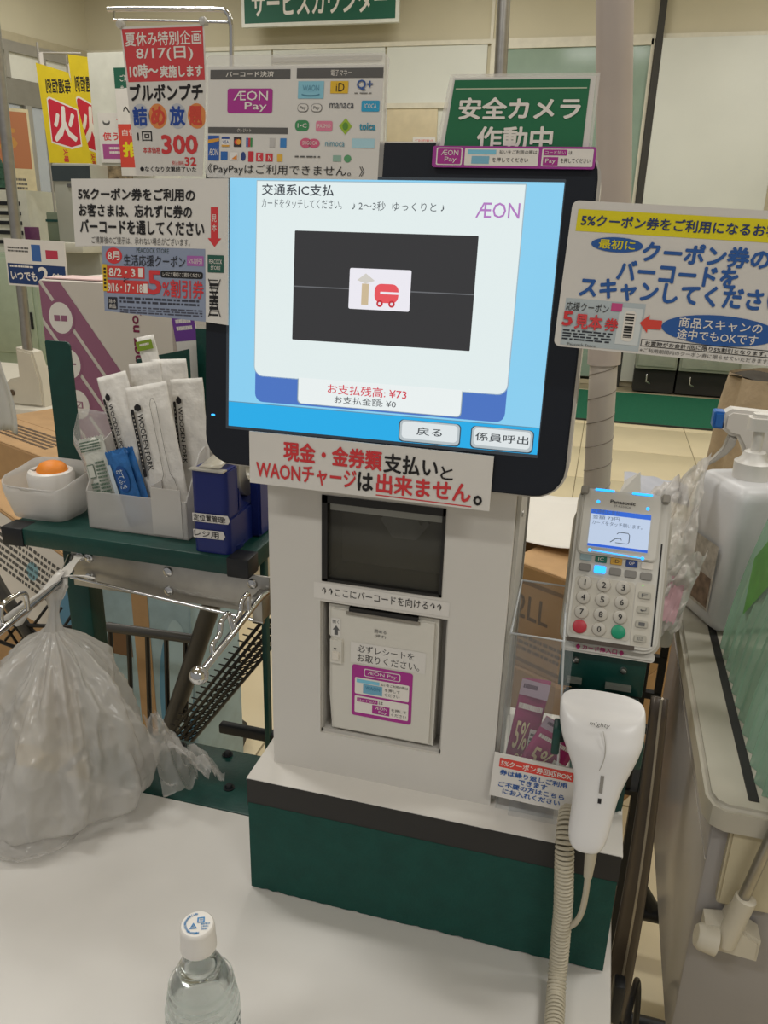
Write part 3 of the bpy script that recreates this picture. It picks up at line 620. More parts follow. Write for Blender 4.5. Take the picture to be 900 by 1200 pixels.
# tray with cutlery
tx0, tx1, ty0, ty1 = -.682, -.524, .922, 1.01
t = thing('cutlery_tray', 'frosted plastic tray holding wrapped wooden cutlery on the green shelf', 'tray', (-.603, .966, 1.13))
th = .0018
box('front_wall', (tx0, tx1, ty0, ty0 + th, 1.1305, 1.186), FROST2, t)
box('back_wall', (tx0 - .006, tx1 + .003, ty1 - th, ty1, 1.1305, 1.26), FROST2, t)
box('floor', (tx0, tx1, ty0, ty1, 1.1305, 1.1325), FROST2, t)
for x in (tx0, tx1 - th):
    prism('side_wall', [(ty0, 1.1305), (ty1, 1.1305), (ty1, 1.26), (ty0 + .045, 1.245), (ty0, 1.186)], 0, th, FROST2, t, local=False, M=Matrix(((0, 0, 1, x), (1, 0, 0, 0), (0, 1, 0, 0), (0, 0, 0, 1))))
box('divider', (-.578, -.5762, ty0 + .002, ty1 - .002, 1.1325, 1.205), FROST2, t)
box('label_card', (-.578, -.532, ty0 - .0012, ty0 - .0002, 1.134, 1.203), mat('card_clear', '#d6d2cc', .3, var=.03, alpha=.8), t)
WRAP = mat('white_wrapper', '#e8e4dd', .5, var=.04, vs=30, bump=.25, bs=60)
def packet(name, label, x, y, z, w, h, roll, lean, yaw=0, text=None, kind=None, m=WRAP, group='wrapped wooden cutlery in the tray', seed=0):
    t = thing(name, label, 'cutlery', plane_M(x, y, z, tilt=lean, yaw=yaw, roll=roll), group)
    rn = random.Random(seed)
    def fn(u, v):
        e = min(1, 6 * v, 6 * (1 - v)); b = .0035 * (1 - (2 * u - 1) ** 2) * e
        return ((u - .5) * w + .0012 * mnoise.noise((u * 3, v * 5, seed)), v * h, b + .0022 * mnoise.noise((u * 4, v * 7, seed + 9)))
    grid('wrapper', fn, 14, 30, m, t, local=True, thick=.001)
    f = Fr(t, w, h, z=.0066)
    if text:
        f.t(text, .23, .19, .36, .58, BK, 1, .016, rot=-90); f.rect(.09, .15, .17, .62, BK, 0, .002); f.strokes(.115, .19, .145, .58, 14, ink('#b8b2a8'), 1, seed, .6)
        f.poly([(.27, .115), (.35, .135), (.35, .16), (.27, .17), (.19, .16), (.19, .135)], BK)
    if kind == 'fork':
        B = ink('#4a4038')
        pts = [(.62, .10), (.68, .10), (.72, .14), (.71, .45), (.73, .62), (.80, .66), (.83, .72), (.82, .80)]
        pts2 = [(.62, .10), (.57, .14), (.58, .45), (.57, .62), (.50, .66), (.48, .72), (.50, .80)]
        for q in (pts, pts2):
            for a, b in zip(q, q[1:]): f.line(*a, *b, .0006, B, 0)
        for uu in (.52, .59, .66, .73, .80): f.line(uu, .76, uu, .82, .0008, B, 0)
    return t
packet('wooden_spoon_packet', 'white packet lettered wooden spoon standing leftmost in the tray', -.608, .962, 1.14, .048, .212, 17, 8, text='WOODEN SPOON', seed=1)
packet('wooden_fork_packet', 'white packet with a fork outline drawing in the middle of the tray', -.560, .946, 1.136, .066, .205, 13, 8, text='WOODEN FORK', kind='fork', seed=2)
packet('wooden_fork_packet', 'white packet lettered wooden fork at the right end beside the screen', -.532, .972, 1.140, .050, .205, 7, 8, text='WOODEN FORK', seed=3)
packet('wooden_fork_packet', 'blank white packet peeking out far right next to the screen edge', -.505, .99, 1.14, .034, .205, -3, 6, seed=4)
packet('wooden_spoon_packet', 'blank crumpled white packet top behind the spoon packet', -.590, .988, 1.14, .050, .222, 10, 6, seed=5)
packet('wooden_spoon_packet', 'blank white packet behind the middle of the tray', -.572, .995, 1.14, .056, .226, 5, 5, seed=6)
packet('wooden_spoon_packet', 'blank white packet in the gap between spoon and fork packets', -.585, .972, 1.15, .036, .175, 12, 7, seed=8)
t = packet('chopstick_packet', 'tall white packet with a lime green band standing above the others', -.5665, 1.002, 1.14, .028, .262, 14, 4, seed=7)
f = Fr(t, .026, .268, z=.006); f.rect(0, .045, 1, .095, ink('#7f9a2a')); f.strokes(.2, .06, .8, .08, 1, WH)
WET1 = mat('wet_towel_white', '#d5d6cc', .3, var=.06, vs=40, bump=.2, bs=90); WETB = mat('wet_towel_blue', '#2f6cae', .3, var=.25, vs=60, bump=.2, bs=90)
def towel(name, label, x, y, z, w, h, roll, m, seed, blue):
    t = thing(name, label, 'towel packet', plane_M(x, y, z, tilt=7, roll=roll), 'wet towel packets in the tray')
    def fn(u, v): return ((u - .5) * w, v * h, .004 * (1 - (2 * u - 1) ** 2) * min(1, 5 * (1 - v)) + .0015 * mnoise.noise((u * 4, v * 6, seed)))
    grid('wrapper', fn, 8, 14, m, t, local=True, thick=.001)
    v = [(-w / 2 + w * i / 16, h + (.002 if i % 2 else 0), .001) for i in range(17)] + [(-w / 2 + w * i / 16, h - .008, .001) for i in range(17)]
    mk('crimped_end', v, [(i, i + 1, i + 18, i + 17) for i in range(16)], m, t, True)
    f = Fr(t, w, h, z=.006)
    if blue:
        f.rect(.0, .16, .18, 1, ink('#c8d4dc'), 0); f.ell(.25, .20, .85, .55, ink('#1d5298')); f.t('おてふき', .36, .25, .68, .50, ink('#d8e4ea'), 2, 0, rot=-90); f.ell(.3, .62, .8, .88, ink('#5a94c8'), 0)
    else:
        G = ink('#4f6a58'); f.strokes(.08, .03, .92, .16, 4, G, seed=2); f.rect(.15, .30, .42, .46, G); f.rect(.17, .31, .40, .45, m if False else ink('#cfd0c6'), 1); f.strokes(.5, .28, .9, .88, 14, G, seed=4); f.strokes(.15, .52, .45, .88, 9, G, seed=5)
    return t
towel('wet_towel_packet', 'white wet towel packet with green print at the tray front', -.650, .933, 1.14, .040, .122, 16, WET1, 2, False)
towel('wet_towel_packet', 'blue wet towel packet in front of the fork packet', -.607, .9305, 1.14, .034, .110, 19, WETB, 3, True)
towel('wet_towel_packet', 'second blue wet towel packet tucked behind the first one', -.6005, .939, 1.14, .034, .110, 19, WETB, 5, True)
# clear film bag bulging around the tray
def film(u, v):
    a = R(100 + 130 * u); r = .06 + .02 * v
    return (-.655 + r * math.cos(a) + .012 * mnoise.noise((u * 4, v * 3, 1)), .985 + .03 * math.sin(a), 1.16 + .14 * v + .03 * mnoise.noise((u * 3, v * 2, 4)) - .05 * u)
tag(grid('film_bag', film, 18, 12, mat('film_clear', '#d9d6d2', .18, var=0, alpha=.35), None, thick=.0004), 'crumpled clear plastic film bag behind the towel packets', 'plastic bag')
# tape dispenser
BLUEP = mat('navy_plastic', '#16256b', .35, var=.06)
t = thing('tape_dispenser', 'navy blue tape dispenser with two white labels on the green shelf', 'tape dispenser', (-.462, .95, 1.13))
X = lambda x: Matrix(((0, 0, 1, x), (1, 0, 0, 0), (0, 1, 0, 0), (0, 0, 0, 1)))
prof = [(.893, 1.1305), (1.075, 1.1305), (1.075, 1.17), (1.06, 1.22), (1.03, 1.235), (1.005, 1.215), (.985, 1.188), (.965, 1.182), (.945, 1.19), (.935, 1.205), (.928, 1.25), (.897, 1.248), (.892, 1.19)]
side = [(.893, 1.1305), (1.075, 1.1305), (1.075, 1.175), (1.045, 1.215), (1.02, 1.205), (.985, 1.180), (.955, 1.180), (.936, 1.205), (.928, 1.247), (.897, 1.245), (.892, 1.19)]
prism('body', rring(-.500, -.447, .892, 1.075, .009), 1.1305, 1.181, BLUEP, t, local=False, bev=.003)
prism('front_tower', rring(-.500, -.449, .8922, .934, .009), 1.181, 1.2455, BLUEP, t, local=False, bev=.002)
prism('tower_foot', [(.934, 1.181), (.965, 1.181), (.945, 1.190), (.934, 1.212)], 0, .047, BLUEP, t, local=False, M=X(-.498))
prism('side_wing', rring(.965, 1.085, 1.1305, 1.235, (.004, .03, .02, .004)), 0, .014, BLUEP, t, local=False, M=X(-.448), bev=.003)
lathe('base', [(0, .0), (.03, 0), (.031, .006), (.0, .006)], BLUEP, t, M=Matrix.Translation((-.474, .925, 1.1305)))
box('cutter', (-.499, -.450, .888, .9, 1.2455, 1.2475), mat('cutter_steel', '#c9c6be', .3, .7), t)
grid('tape_strip', lambda u, v: (-.488 + .03 * u, .896 + .10 * v, 1.2490 + .002 * math.sin(v * 3) + .008 * v), 2, 8, mat('tape_clear', '#d8d2c0', .15, var=0, alpha=.6), t, thick=.0003)
bm = bmesh.new()
lathe('tape_roll', [(.022, 0), (.045, 0), (.045, .02), (.022, .02), (.022, 0)], mat('tape_roll', '#cfc8b4', .25, var=.05, alpha=.9), t, M=Matrix.Translation((-.485, 1.01, 1.222)) @ Matrix.Rotation(R(90), 4, 'Y'), seg=32)
for z0, z1, x1, s_ in ((1.174, 1.186, -.444, '定位置管理!'), (1.151, 1.163, -.452, 'レジ用')):
    l_ = mk('label_strip', [(-.4985, .8905, z0), (x1 - .003, .8905, z0 + .001), (x1, .8905, (z0 + z1) / 2), (x1 - .003, .8905, z1 + .001), (-.4985, .8905, z1)], [(0, 1, 2, 3, 4)], PAPER, t)
    o = txt(l_, s_, 0, 0, 1, 1, 0, BK, .01); o.matrix_basis = Matrix.Translation((-.4970, .8902, z0 + .002)) @ Matrix.Rotation(R(90), 4, 'X') @ Matrix.Diagonal(((x1 - .008 + .4985) if len(s_) > 3 else .036, .009, 1, 1))

# ================================================================ big plastic bag hung from the left arm
BAG = mat('bag_translucent', '#cfccc7', .18, var=.10, vs=7, bump=.12, bs=40, alpha=.70, tl=.3)
BAG2 = mat('bag_film', '#c8c5c0', .16, var=.06, vs=9, bump=.4, bs=45, alpha=.40, tl=.2)
def ridge(p, s): return 1 - 2 * abs(mnoise.noise((p[0] * s, p[1] * s, p[2] * s)))
t = thing('plastic_bag', 'big translucent grey rubbish bag tied to the left chrome arm', 'plastic bag', (-.66, .74, .8))
tie = Vector((-.6655, .80, 1.030))
def bagfn(u, v):
    a = 2 * math.pi * u
    prof_ = [(0, .014), (.05, .020), (.15, .046), (.3, .072), (.5, .097), (.7, .117), (.85, .128), (.95, .126), (1, .110)]
    for (a0, r0), (a1, r1) in zip(prof_, prof_[1:]):
        if a0 <= v <= a1: r = r0 + (r1 - r0) * (v - a0) / (a1 - a0)
    r *= 1 + .10 * math.sin(5 * a + 2 * v) * (1 - v * .6) + .06 * math.sin(11 * a + 5 * v) + .12 * mnoise.noise((math.cos(a) * 1.5, math.sin(a) * 1.5, v * 3))
    cx = tie.x + .030 * v - .020 * v * v; cy = tie.y - .045 * v
    x = cx + r * .86 * math.cos(a); y = cy + r * .72 * math.sin(a); z = tie.z - (tie.z - .803) * (v ** 1.15)
    ca, sa = math.cos(a), math.sin(a); rp = (.016 * ridge((ca, sa, v * .45), 2.4) + .008 * ridge((ca + 3, sa, v * .6), 5) + .0035 * ridge((ca, sa + 5, v * 1.2), 9)) * min(1, v * 3)
    return (x + rp * math.cos(a), y + rp * math.sin(a), max(.803, z + .4 * rp))
grid('bag_body', bagfn, 180, 120, BAG, t, closeu=True)
grid('bag_neck', lambda u, v: (tie.x + (.016 - .010 * math.sin(math.pi * v)) * math.cos(6.2832 * u) * (1 + .3 * math.sin(25 * u)) + .0 * v, tie.y + (.014 - .009 * math.sin(math.pi * v)) * math.sin(6.2832 * u) + .012 * v, tie.z - .012 + .070 * v), 24, 8, BAG, t, closeu=True)
def strap(name, pts, w):
    P = smoothpath(pts, 6); v_ = []; 
    for i, p in enumerate(P):
        q = w * (.9 + .2 * math.sin(i * .5)); v_ += [(p.x - q, p.y, p.z), (p.x + q * .4, p.y - .004, p.z), (p.x + q, p.y + .002, p.z)]
    return mk(name, v_, [(3 * i + k, 3 * i + k + 1, 3 * i + k + 4, 3 * i + k + 3) for i in range(len(P) - 1) for k in (0, 1)], mat('bag_white', '#c9c5be', .3, var=.06, alpha=.9), t, smooth=True)
strap('handle_strap', [tie + Vector((0, .012, .04)), (-.668, .828, 1.095), (-.664, .826, 1.103), (-.672, .80, 1.085), (-.70, .785, 1.065), (-.722, .78, 1.045)], .006)
strap('handle_strap', [tie + Vector((.005, .012, .04)), (-.660, .825, 1.09), (-.664, .832, 1.104), (-.67, .815, 1.085), (-.69, .79, 1.062), (-.705, .78, 1.04)], .006)
strap('handle_strap', [(-.664, .83, 1.095), (-.668, .85, 1.10), (-.676, .88, 1.101), (-.69, .892, 1.10)], .007)
strap('handle_strap', [(-.66, .826, 1.098), (-.64, .835, 1.098), (-.625, .84, 1.094)], .004)
# loose films spilling over the table
def skirt(u, v):
    a = R(-175 + 215 * u); r = .098 + .068 * v + .02 * mnoise.noise((u * 7, v * 2, 5))
    z = .803 + .075 * (1 - v) ** 2 + max(0, .010 * ridge((u * 1.6, v * .5, 2), 8) + .006 * ridge((u * 2, v, 4), 22) + .004) * (1 - .4 * v)
    return (-.718 + r * .95 * math.cos(a), .755 + r * 1.0 * math.sin(a) * (1 if a < 0 else .4), z)
grid('loose_film', skirt, 140, 36, BAG2, t)
def flap(u, v):
    x = -.57 + .135 * u; y = .80 + .055 * v - .03 * u
    return (x, y, .83 + .055 * math.sin(u * 2.4) * (1 - .3 * v) + .03 * mnoise.noise((u * 5, v * 4, 8)) - .03 * u * v + .008 * ridge((u, v, 3), 9))
grid('loose_film', flap, 60, 34, BAG2, t)
def flap2(u, v):
    a = R(-40 + 120 * u)
    return (-.545 + (.03 + .05 * v) * math.cos(a), .79 + (.03 + .05 * v) * math.sin(a) * .8, .93 - .10 * v + .014 * ridge((u, v, 1), 5) - .02 * u)
grid('loose_film', flap2, 44, 34, BAG2, t)

# ================================================================ coupon box, its sign and coupons
ACR = mat('clear_acrylic', '#c5cbce', .06, var=0, alpha=.10)
ACRE = mat('acrylic_edge', '#d9dde0', .1, var=0, alpha=.7)
t = thing('coupon_box', 'clear acrylic coupon collection box beside the kiosk column', 'box', (-.03, .76, ZT))
ax0, ax1, ay0, ay1, az0, az1 = -.0545, .0075, .714, .805, .9585, 1.172
box('front_wall', (ax0, ax1, ay0, ay0 + .002, az0 + .03, az1), ACR, t); box('back_wall', (ax0, ax1 - .014, ay1 - .002, ay1, az0, az1 + .018), ACR, t)
box('bottom', (ax0, ax1, ay0, ay1, az0, az0 + .002), ACR, t); box('side_wall', (ax0, ax0 + .002, ay0, ay1, az0, az1), ACR, t)
mk('side_wall', [(ax1, ay0, az0), (ax1, ay1, az0), (ax1 - .014, ay1, az1 + .018), (ax1 - .010, ay0, az1)], [(0, 1, 2, 3)], ACR, t)
tube('rim', [(ax0, ay0, az1), (ax1 - .010, ay0, az1), (ax1 - .014, ay1, az1 + .018), (ax0, ay1, az1 + .018)], .0012, ACRE, t, closed=True, seg=5)
tube('edge', [(ax1, ay0, az0 + .03), (ax1 - .004, ay0, az0 + .12), (ax1 - .010, ay0, az1)], .0012, ACRE, t, seg=5)
box('front_lip', (ax0, ax1 + .001, ay0 - .002, ay0 + .001, 1.012, 1.016), ACRE, t)
MAG = mat('coupon_magenta', '#a8206c', .45, var=.08, vs=50)
def coupon(x, y, z, roll, lean, W, H, label, seed, yaw=0):
    t = thing('coupon', label, 'coupon', plane_M(x, y, z, tilt=lean, roll=roll, yaw=yaw), 'coupons in the acrylic box')
    grid('sheet', lambda u, v: ((u - .5) * W, v * H, .004 * math.sin(3 * u + seed)), 8, 8, MAG, t, local=True, thick=.0003)
    f = Fr(t, W, H, z=.0052)
    f.rect(0, 0, 1, .16, ink('#b6a0b0')); f.strokes(.1, .04, .6, .12, 1, ink('#5a3a54'), seed=seed); f.t('5%', .15, .42, .62, .72, ink('#e6cfa8'), 1, .01); f.t('OFF', .30, .76, .75, .88, ink('#e6cfa8'), 1, .01); f.strokes(.08, .24, .92, .34, 1, WH, seed=seed + 1); f.rect(.66, .48, .95, .70, WH); f.strokes(.7, .52, .92, .66, 3, G5, 2, seed)
    return t
coupon(-.022, .730, .985, -22, 4, .046, .085, 'magenta five percent coupon leaning at the front of the acrylic box', 1)
coupon(-.038, .745, .985, -6, 3, .030, .118, 'narrow magenta coupon standing against the column in the acrylic box', 2)
coupon(-.012, .755, .975, 8, 6, .036, .070, 'crumpled magenta coupon at the right side of the acrylic box', 5)
o, f = sign('coupon_box_sign', 'white coupon box sign with red heading and blue lines at the box front', 'sign', .0885, .050, plane_M(-.0170, .7065, .9790, tilt=8, roll=-1.5), PAPER)
f.rect(.07, .09, .94, .30, ink('#d8463c'), 0, .001); f.t('5%クーポン券回収BOX', .09, .125, .92, .265, WH, 1, .015)
for s_, a, b, v0 in (('券は繰り返しご利用', .09, .88, .345), ('できます', .32, .66, .485), ('ご不要の方はこちら', .09, .87, .625), ('にお入れください', .15, .83, .775)): f.t(s_, a, v0, b, v0 + .125, NB, 1, .02)
box('foot', (-.04, .012, .707, .72, .958, .9785), ACR, o, M=None)

# ================================================================ card terminal on its bracket
TW, THT = .089, .162
TM = plane_M(.0400, .7430, 1.1560, tilt=29, roll=-1.5, yaw=3)
t = thing('card_terminal', 'white card payment terminal with lit display beside the kiosk', 'card terminal', TM)
TB = mat('terminal_white', '#c6c3bb', .4, var=.02)
def tp(x0, x1, y0, y1, r): return rring(x0, x1, y0, y1, r)
prism('body', tp(-TW / 2, TW / 2 + .004, 0, THT, (.014, .012, .010, .014)), -.030, 0, TB, t, bev=.003)
prism('lower_shell', tp(-TW / 2 - .002, TW / 2 + .008, -.003, THT - .02, (.016, .01, .01, .016)), -.045, -.012, mat('terminal_shell', '#b5b0a4', .45), t, bev=.003)
prism('side_groove', [(TW / 2 - .003, .008), (TW / 2 - .0015, .008), (TW / 2 - .0015, THT - .05), (TW / 2 - .003, THT - .05)], .0, .0004, BK, t)
prism('display_housing', tp(-TW / 2 + .004, TW / 2 - .006, .092, THT - .002, .006), 0, .0035, TB, t, bev=.0015)
for x in (-TW / 2 + .002, TW / 2 - .006): prism('corner_stud', tp(x - .001, x + .007, THT - .008, THT + .001, .002), -.003, .005, mat('stud_grey', '#948f86', .5), t, bev=.001)
ds = prism('display', tp(-.031, .0285, .1005, .1395, .001), .0035, .0042, glow('#c2d2ea', .9), t)
dz = .0044
patch(ds, [(-.031, .1345), (.0285, .1345), (.0285, .1395), (-.031, .1395)], dz, glow('#2f6ad8', .9), 'display_band'); patch(ds, [(-.031, .1005), (.0285, .1005), (.0285, .1032), (-.031, .1032)], dz, glow('#2a62d8', .9), 'display_band')
for s_, a, b, y in (('交通系IC支払', -.030, -.002, .1355), ('金額 73円', -.029, -.002, .1293), ('カードをタッチ願います。', -.029, .021, .1235)): txt(ds, s_, a, y, b, y + .0042, dz + .0002, glow('#53627a', .8))
tube('touch_symbol', [(-.004, .107, dz), (.008, .107, dz), (.0095, .109, dz), (.0095, .116, dz), (.008, .118, dz), (-.001, .118, dz), (-.003, .116, dz)], .0004, glow('#3a4654', .7), ds, local=True, seg=4)
tube('touch_symbol', [(-.009, .107, dz), (-.004, .111, dz), (.001, .112, dz), (.002, .110, dz)], .0005, glow('#3a4654', .7), ds, local=True, seg=4)
txt(t, 'Panasonic', -.013, .1475, .012, .1512, .0038, BK, .015); txt(t, 'JT-R550CR', -.009, .1435, .008, .1460, .0038, GR)
LED = glow('#2a9cff', 2.2)
for x, y in ((-.025, .1475), (.0245, .1460), (-.028, .0965), (.0245, .0945)): lathe('light', [(0, .0006), (.0014, .0004), (.0018, 0)], LED, t, local=True, M=Matrix.Translation((x, y, .0036)), seg=12)
tube('light', [(-.026, .0966, .0038), (.0225, .0946, .0038)], .0006, LED, t, local=True, seg=5)
for a, b in ((-.029, -.010), (.008, .028)): prism('light', [(a, THT - .0025), (b, THT - .0025), (b, THT - .0005), (a, THT - .0005)], .0, .0038, LED, t)
for i, c in enumerate(('#8fa6ac', '#1f6b5a', '#c79a3c', '#24407c', '#d6d0c6')):
    x = -.0365 + i * .0152; y = .0855 - i * .0003
    prism('brand_key', tp(x, x + .0115, y, y + .007, .001), 0, .0012, ink(c), t, bev=.0003)
    prism('mode_key', tp(x, x + .0115, y - .011, y - .0035, .0015), 0, .0016, LED if i == 1 else mat('key_grey', '#7e7b76', .5), t, bev=.0004)
    if i in (1, 2, 3): txt(t, ('IC', 'iD', 'QP')[i - 1], x + .003, y + .0018, x + .0085, y + .0052, .0014, WH if i != 2 else BK)
prism('keypad_well', tp(-TW / 2 + .006, .0205, .0095, .0690, .004), 0, .0006, mat('key_well', '#b9b4a8', .5), t)
KEY = mat('key_white', '#b3aea4', .45)
for r_ in range(4):
    for c in range(3):
        s_ = (('1', '2', '3'), ('4', '5', '6'), ('7', '8', '9'), ('x', '0', 'o'))[r_][c]
        x = -.0290 + c * .0190; y = .0625 - r_ * .0150
        m_ = KEY if s_ not in 'xo' else (mat('key_red', '#b0303c', .4) if s_ == 'x' else mat('key_green', '#128a66', .4))
        kk = lathe('key', [(0, .0026), (.0052, .0026), (.0066, .0020), (.0072, 0)], m_, t, local=True, M=Matrix.Translation((x, y, .0006)), seg=18)
        if s_ not in 'xo': txt(kk, s_, *((-.0005, -.0030, .0008) if s_ == '1' else (-.002, -.0030, .002)), .0030, .0029, BK, .01)
prism('side_panel', tp(.0215, .0400, .006, .0700, .002), 0, .0005, mat('side_panel_grey', '#bfbaae', .5), t)
for i in range(4):
    y = .0540 - i * .0145; kk = prism('function_key', tp(.0245, .0365, y, y + .0072, .0015), .0005, .0018, mat('key_beige', '#a7a397', .5), t, bev=.0005)
    txt(kk, ('F', '↵', '–', '訂正')[i], .0275, y + .0018, .0335, y + .0054, .0020, GR)
lathe('status_light', [(0, .0004), (.0007, 0)], glow('#5fd84a', 1.5), t, local=True, M=Matrix.Translation((.028, .0675, .0006)), seg=8)
prism('card_slot', [(-TW / 2 + .004, .0015), (.026, .0015), (.026, .0058), (-TW / 2 + .004, .0058)], -.002, .0004, mat('slot_brown', '#4a4038', .6), t)
txt(t, '♦カード挿入口♦', -.030, -.0008 - .0045, .018, .0005, -.0112, ink('#b03070'), .02); prism('slot_lip', tp(-TW / 2 + .001, TW / 2 + .004, -.008, .002, .004), -.040, -.0118, TB, t, bev=.002)
# pole and bracket carrying the terminal
BASEZ = ZT + .0002
br = thing('terminal_stand', 'dark green stand bracket under the card terminal', 'stand', (.045, .80, ZT))
box('head_plate', (-.004, .082, .760, .764, 1.095, 1.145), GREEN, br, bev=.001)
for x, z in ((.012, 1.128), (.060, 1.124)): lathe('screw', [(0, .003), (.003, .0026), (.0042, 0)], CHROME, br, M=Matrix.Translation((x, .760, z)) @ Matrix.Rotation(R(90), 4, 'X'), seg=12)
for x0, x1 in ((.005, .020), (.044, .070)): box('tab', (x0, x1, .754, .760, 1.103, 1.108), mat('tab_pale', '#8c8f86', .4, .5), br)
box('neck', (.01, .07, .764, .80, 1.09, 1.16), GREEN, br, bev=.002)
box('spine', (.03, .06, .75, .775, ZT + .003, 1.09), GREEN, br, bev=.002)
prism('back_plate', rring(.022, .0785, ZT + .001, 1.03, (.008, .002, .002, .008)), -.002, .002, GREEN, br, local=False, M=plane_M(0, .748, 0))
for x, z in ((.068, .985), (.030, 1.01)): lathe('screw', [(0, .002), (.0025, .0016), (.003, 0)], CHROME, br, M=Matrix.Translation((x, .746, z)) @ Matrix.Rotation(R(90), 4, 'X'), seg=10)
box('foot_plate', (.02, .0785, .75, .86, ZT + .0002, ZT + .003), GREEN, br)
# ---- barcode hand scanner resting on the stand's cradle
box('cradle_jaw', (.004, .080, .700, .760, 1.088, 1.096), mat('cradle_black', '#16201e', .5), br, bev=.003)
for x in (.001, .080): box('cradle_tab', (x - .004, x + .004, .690, .712, 1.056, 1.086), GREEN, br, bev=.002)
for x in (.006, .076): box('cradle_arm', (x - .003, x + .003, .700, .762, 1.066, 1.09), mat('cradle_black', '#16201e', .5), br)
SC = mat('scanner_white', '#dcdad8', .3, var=.015)
sc = thing('barcode_scanner', 'white handheld barcode scanner hanging on its stand in front of the bracket', 'scanner', (.045, .67, 1.0))
secs = [(.0, .0385, .708, .010, 1.1035), (.02, .0405, .706, .016, 1.1015), (.06, .0412, .703, .0205, 1.094), (.14, .0408, .698, .0235, 1.081), (.24, .0388, .692, .0225, 1.068), (.36, .0335, .686, .0205, 1.054), (.48, .0265, .679, .0175, 1.038), (.60, .0218, .672, .0165, 1.020), (.75, .020, .664, .016, .997), (.88, .0195, .656, .0155, .976), (.96, .0175, .651, .0145, .963), (1, .012, .648, .011, .956)]
secs = [(a, b_, y, d, 1.1130 + (z - 1.1015) * .86) for a, b_, y, d, z in secs]
bm = bmesh.new(); rings = []; NS = 28
for tt, wx, y, d, z in secs:
    cx = .0425 + .0060 * max(0, 1 - abs(tt - .45) / .5) - .002
    rings.append([bm.verts.new((cx + wx * math.copysign(abs(math.cos(a)) ** .72, math.cos(a)), y + d * math.copysign(abs(math.sin(a)) ** .8, math.sin(a)), z + .006 * math.sin(a) * (1 if tt < .2 else 0))) for a in [2 * math.pi * q / NS for q in range(NS)]])
for a_, b_ in zip(rings, rings[1:]):
    for q in range(NS): bm.faces.new((a_[q], a_[(q + 1) % NS], b_[(q + 1) % NS], b_[q]))
ft = bm.faces.new(rings[0]); bm.faces.new(rings[-1][::-1])
cl_lay = bm.edges.layers.float.new('crease_edge')
for e_ in ft.edges: e_[cl_lay] = .75; bmesh.ops.recalc_face_normals(bm, faces=bm.faces[:])
sb = frombm('body', bm, SC, sc, smooth=True, autos=60); md = sb.modifiers.new('round', 'SUBSURF'); md.levels = 1; md.render_levels = 2
def on_body(x, z):                      # front surface of the scanner at height z
    for (t0, w0, y0, d0, z0), (t1, w1, y1, d1, z1) in zip(secs, secs[1:]):
        if z1 <= z <= z0:
            q = (z0 - z) / (z0 - z1); return y0 + (y1 - y0) * q - (d0 + (d1 - d0) * q) + .001
    return secs[-1][2]
o = txt(sc, 'mighty', .030, 1.1035, .0485, 1.1075, 0, ink('#5a5854'), slant=.25)
for v in o.data.vertices:              # lettering wrapped onto the curved head
    x, z = v.co.x, v.co.y; q = min(.999, abs(x - .0405) / .0405); yy = .7035 - .0205 * (1 - q ** 2.78) ** .4 - .0030
    v.co = (x, yy + (z - 1.1035) * .7, z)
o.matrix_parent_inverse = WM[sc].inverted(); o.name = 'lettering'
for z0, z1, x, m_ in ((1.047, 1.063, .0475, mat('scanner_slot', '#8a8680', .4)), (1.038, 1.0425, .0475, BK)):
    v_ = []
    for q in range(5):
        z = z0 + (z1 - z0) * q / 4; y = on_body(x, z) - .0016; v_ += [(x - .0016, y, z), (x + .0016, y, z)]
    mk('indicator', v_, [(2 * q, 2 * q + 1, 2 * q + 3, 2 * q + 2) for q in range(4)], m_, sc)
v_ = [(.0435 + .004 * math.sin(q / 12 * 3.0), on_body(.04, 1.101 - .034 * q / 12) - .0009, 1.101 - .034 * q / 12) for q in range(13)]
tube('seam', v_, .0005, mat('seam_grey', '#aaa69e', .4), sc, seg=4)
# scanner cable: strain relief, straight lead, coil
CAB = mat('cable_beige', '#b8b09c', .5, var=.04)
cb = thing('coiled_cable', 'beige coiled scanner cable hanging over the green front panel', 'cable', (.02, .65, .8))
tube('strain_relief', [(.0455, .646, .996), (.0460, .643, .980), (.0460, .643, .958)], [.0062, .0055, .0042], CAB, cb, seg=10)
lead = smoothpath([(.0460, .643, .960), (.0465, .645, .935), (.0455, .648, .910), (.042, .651, .892), (.036, .654, .880), (.029, .656, .872)], 6)
tube('lead', lead, .0030, CAB, cb, seg=8)
ax = smoothpath([(.022, .700, .986), (.021, .680, .978), (.022, .666, .962), (.0245, .660, .935), (.0275, .657, .90), (.0285, .655, .87), (.0295, .653, .845), (.0300, .648, .825), (.0305, .632, .8135), (.031, .61, .8125), (.031, .56, .8125), (.030, .50, .8125)], 10)
pts = []; L = 0; turns = 0
prevd = None
for a_, b_ in zip(ax, ax[1:]):
    d = (b_ - a_); ln = d.length; d.normalize()
    up = Vector((1, 0, 0)); sd = d.cross(up).normalized()
    st_ = max(2, int(ln / .0042 * 12))
    for q in range(st_):
        L2 = L + ln * q / st_; ang = 2 * math.pi * L2 / .0042
        pts.append(a_ + (b_ - a_) * q / st_ + (up * math.cos(ang) + sd * math.sin(ang)) * .0082)
    L += ln
tube('coil', pts, .0020, CAB, cb, seg=6)
box('plug', (.016, .028, .699, .712, .976, .988), CAB, cb, bev=.003)
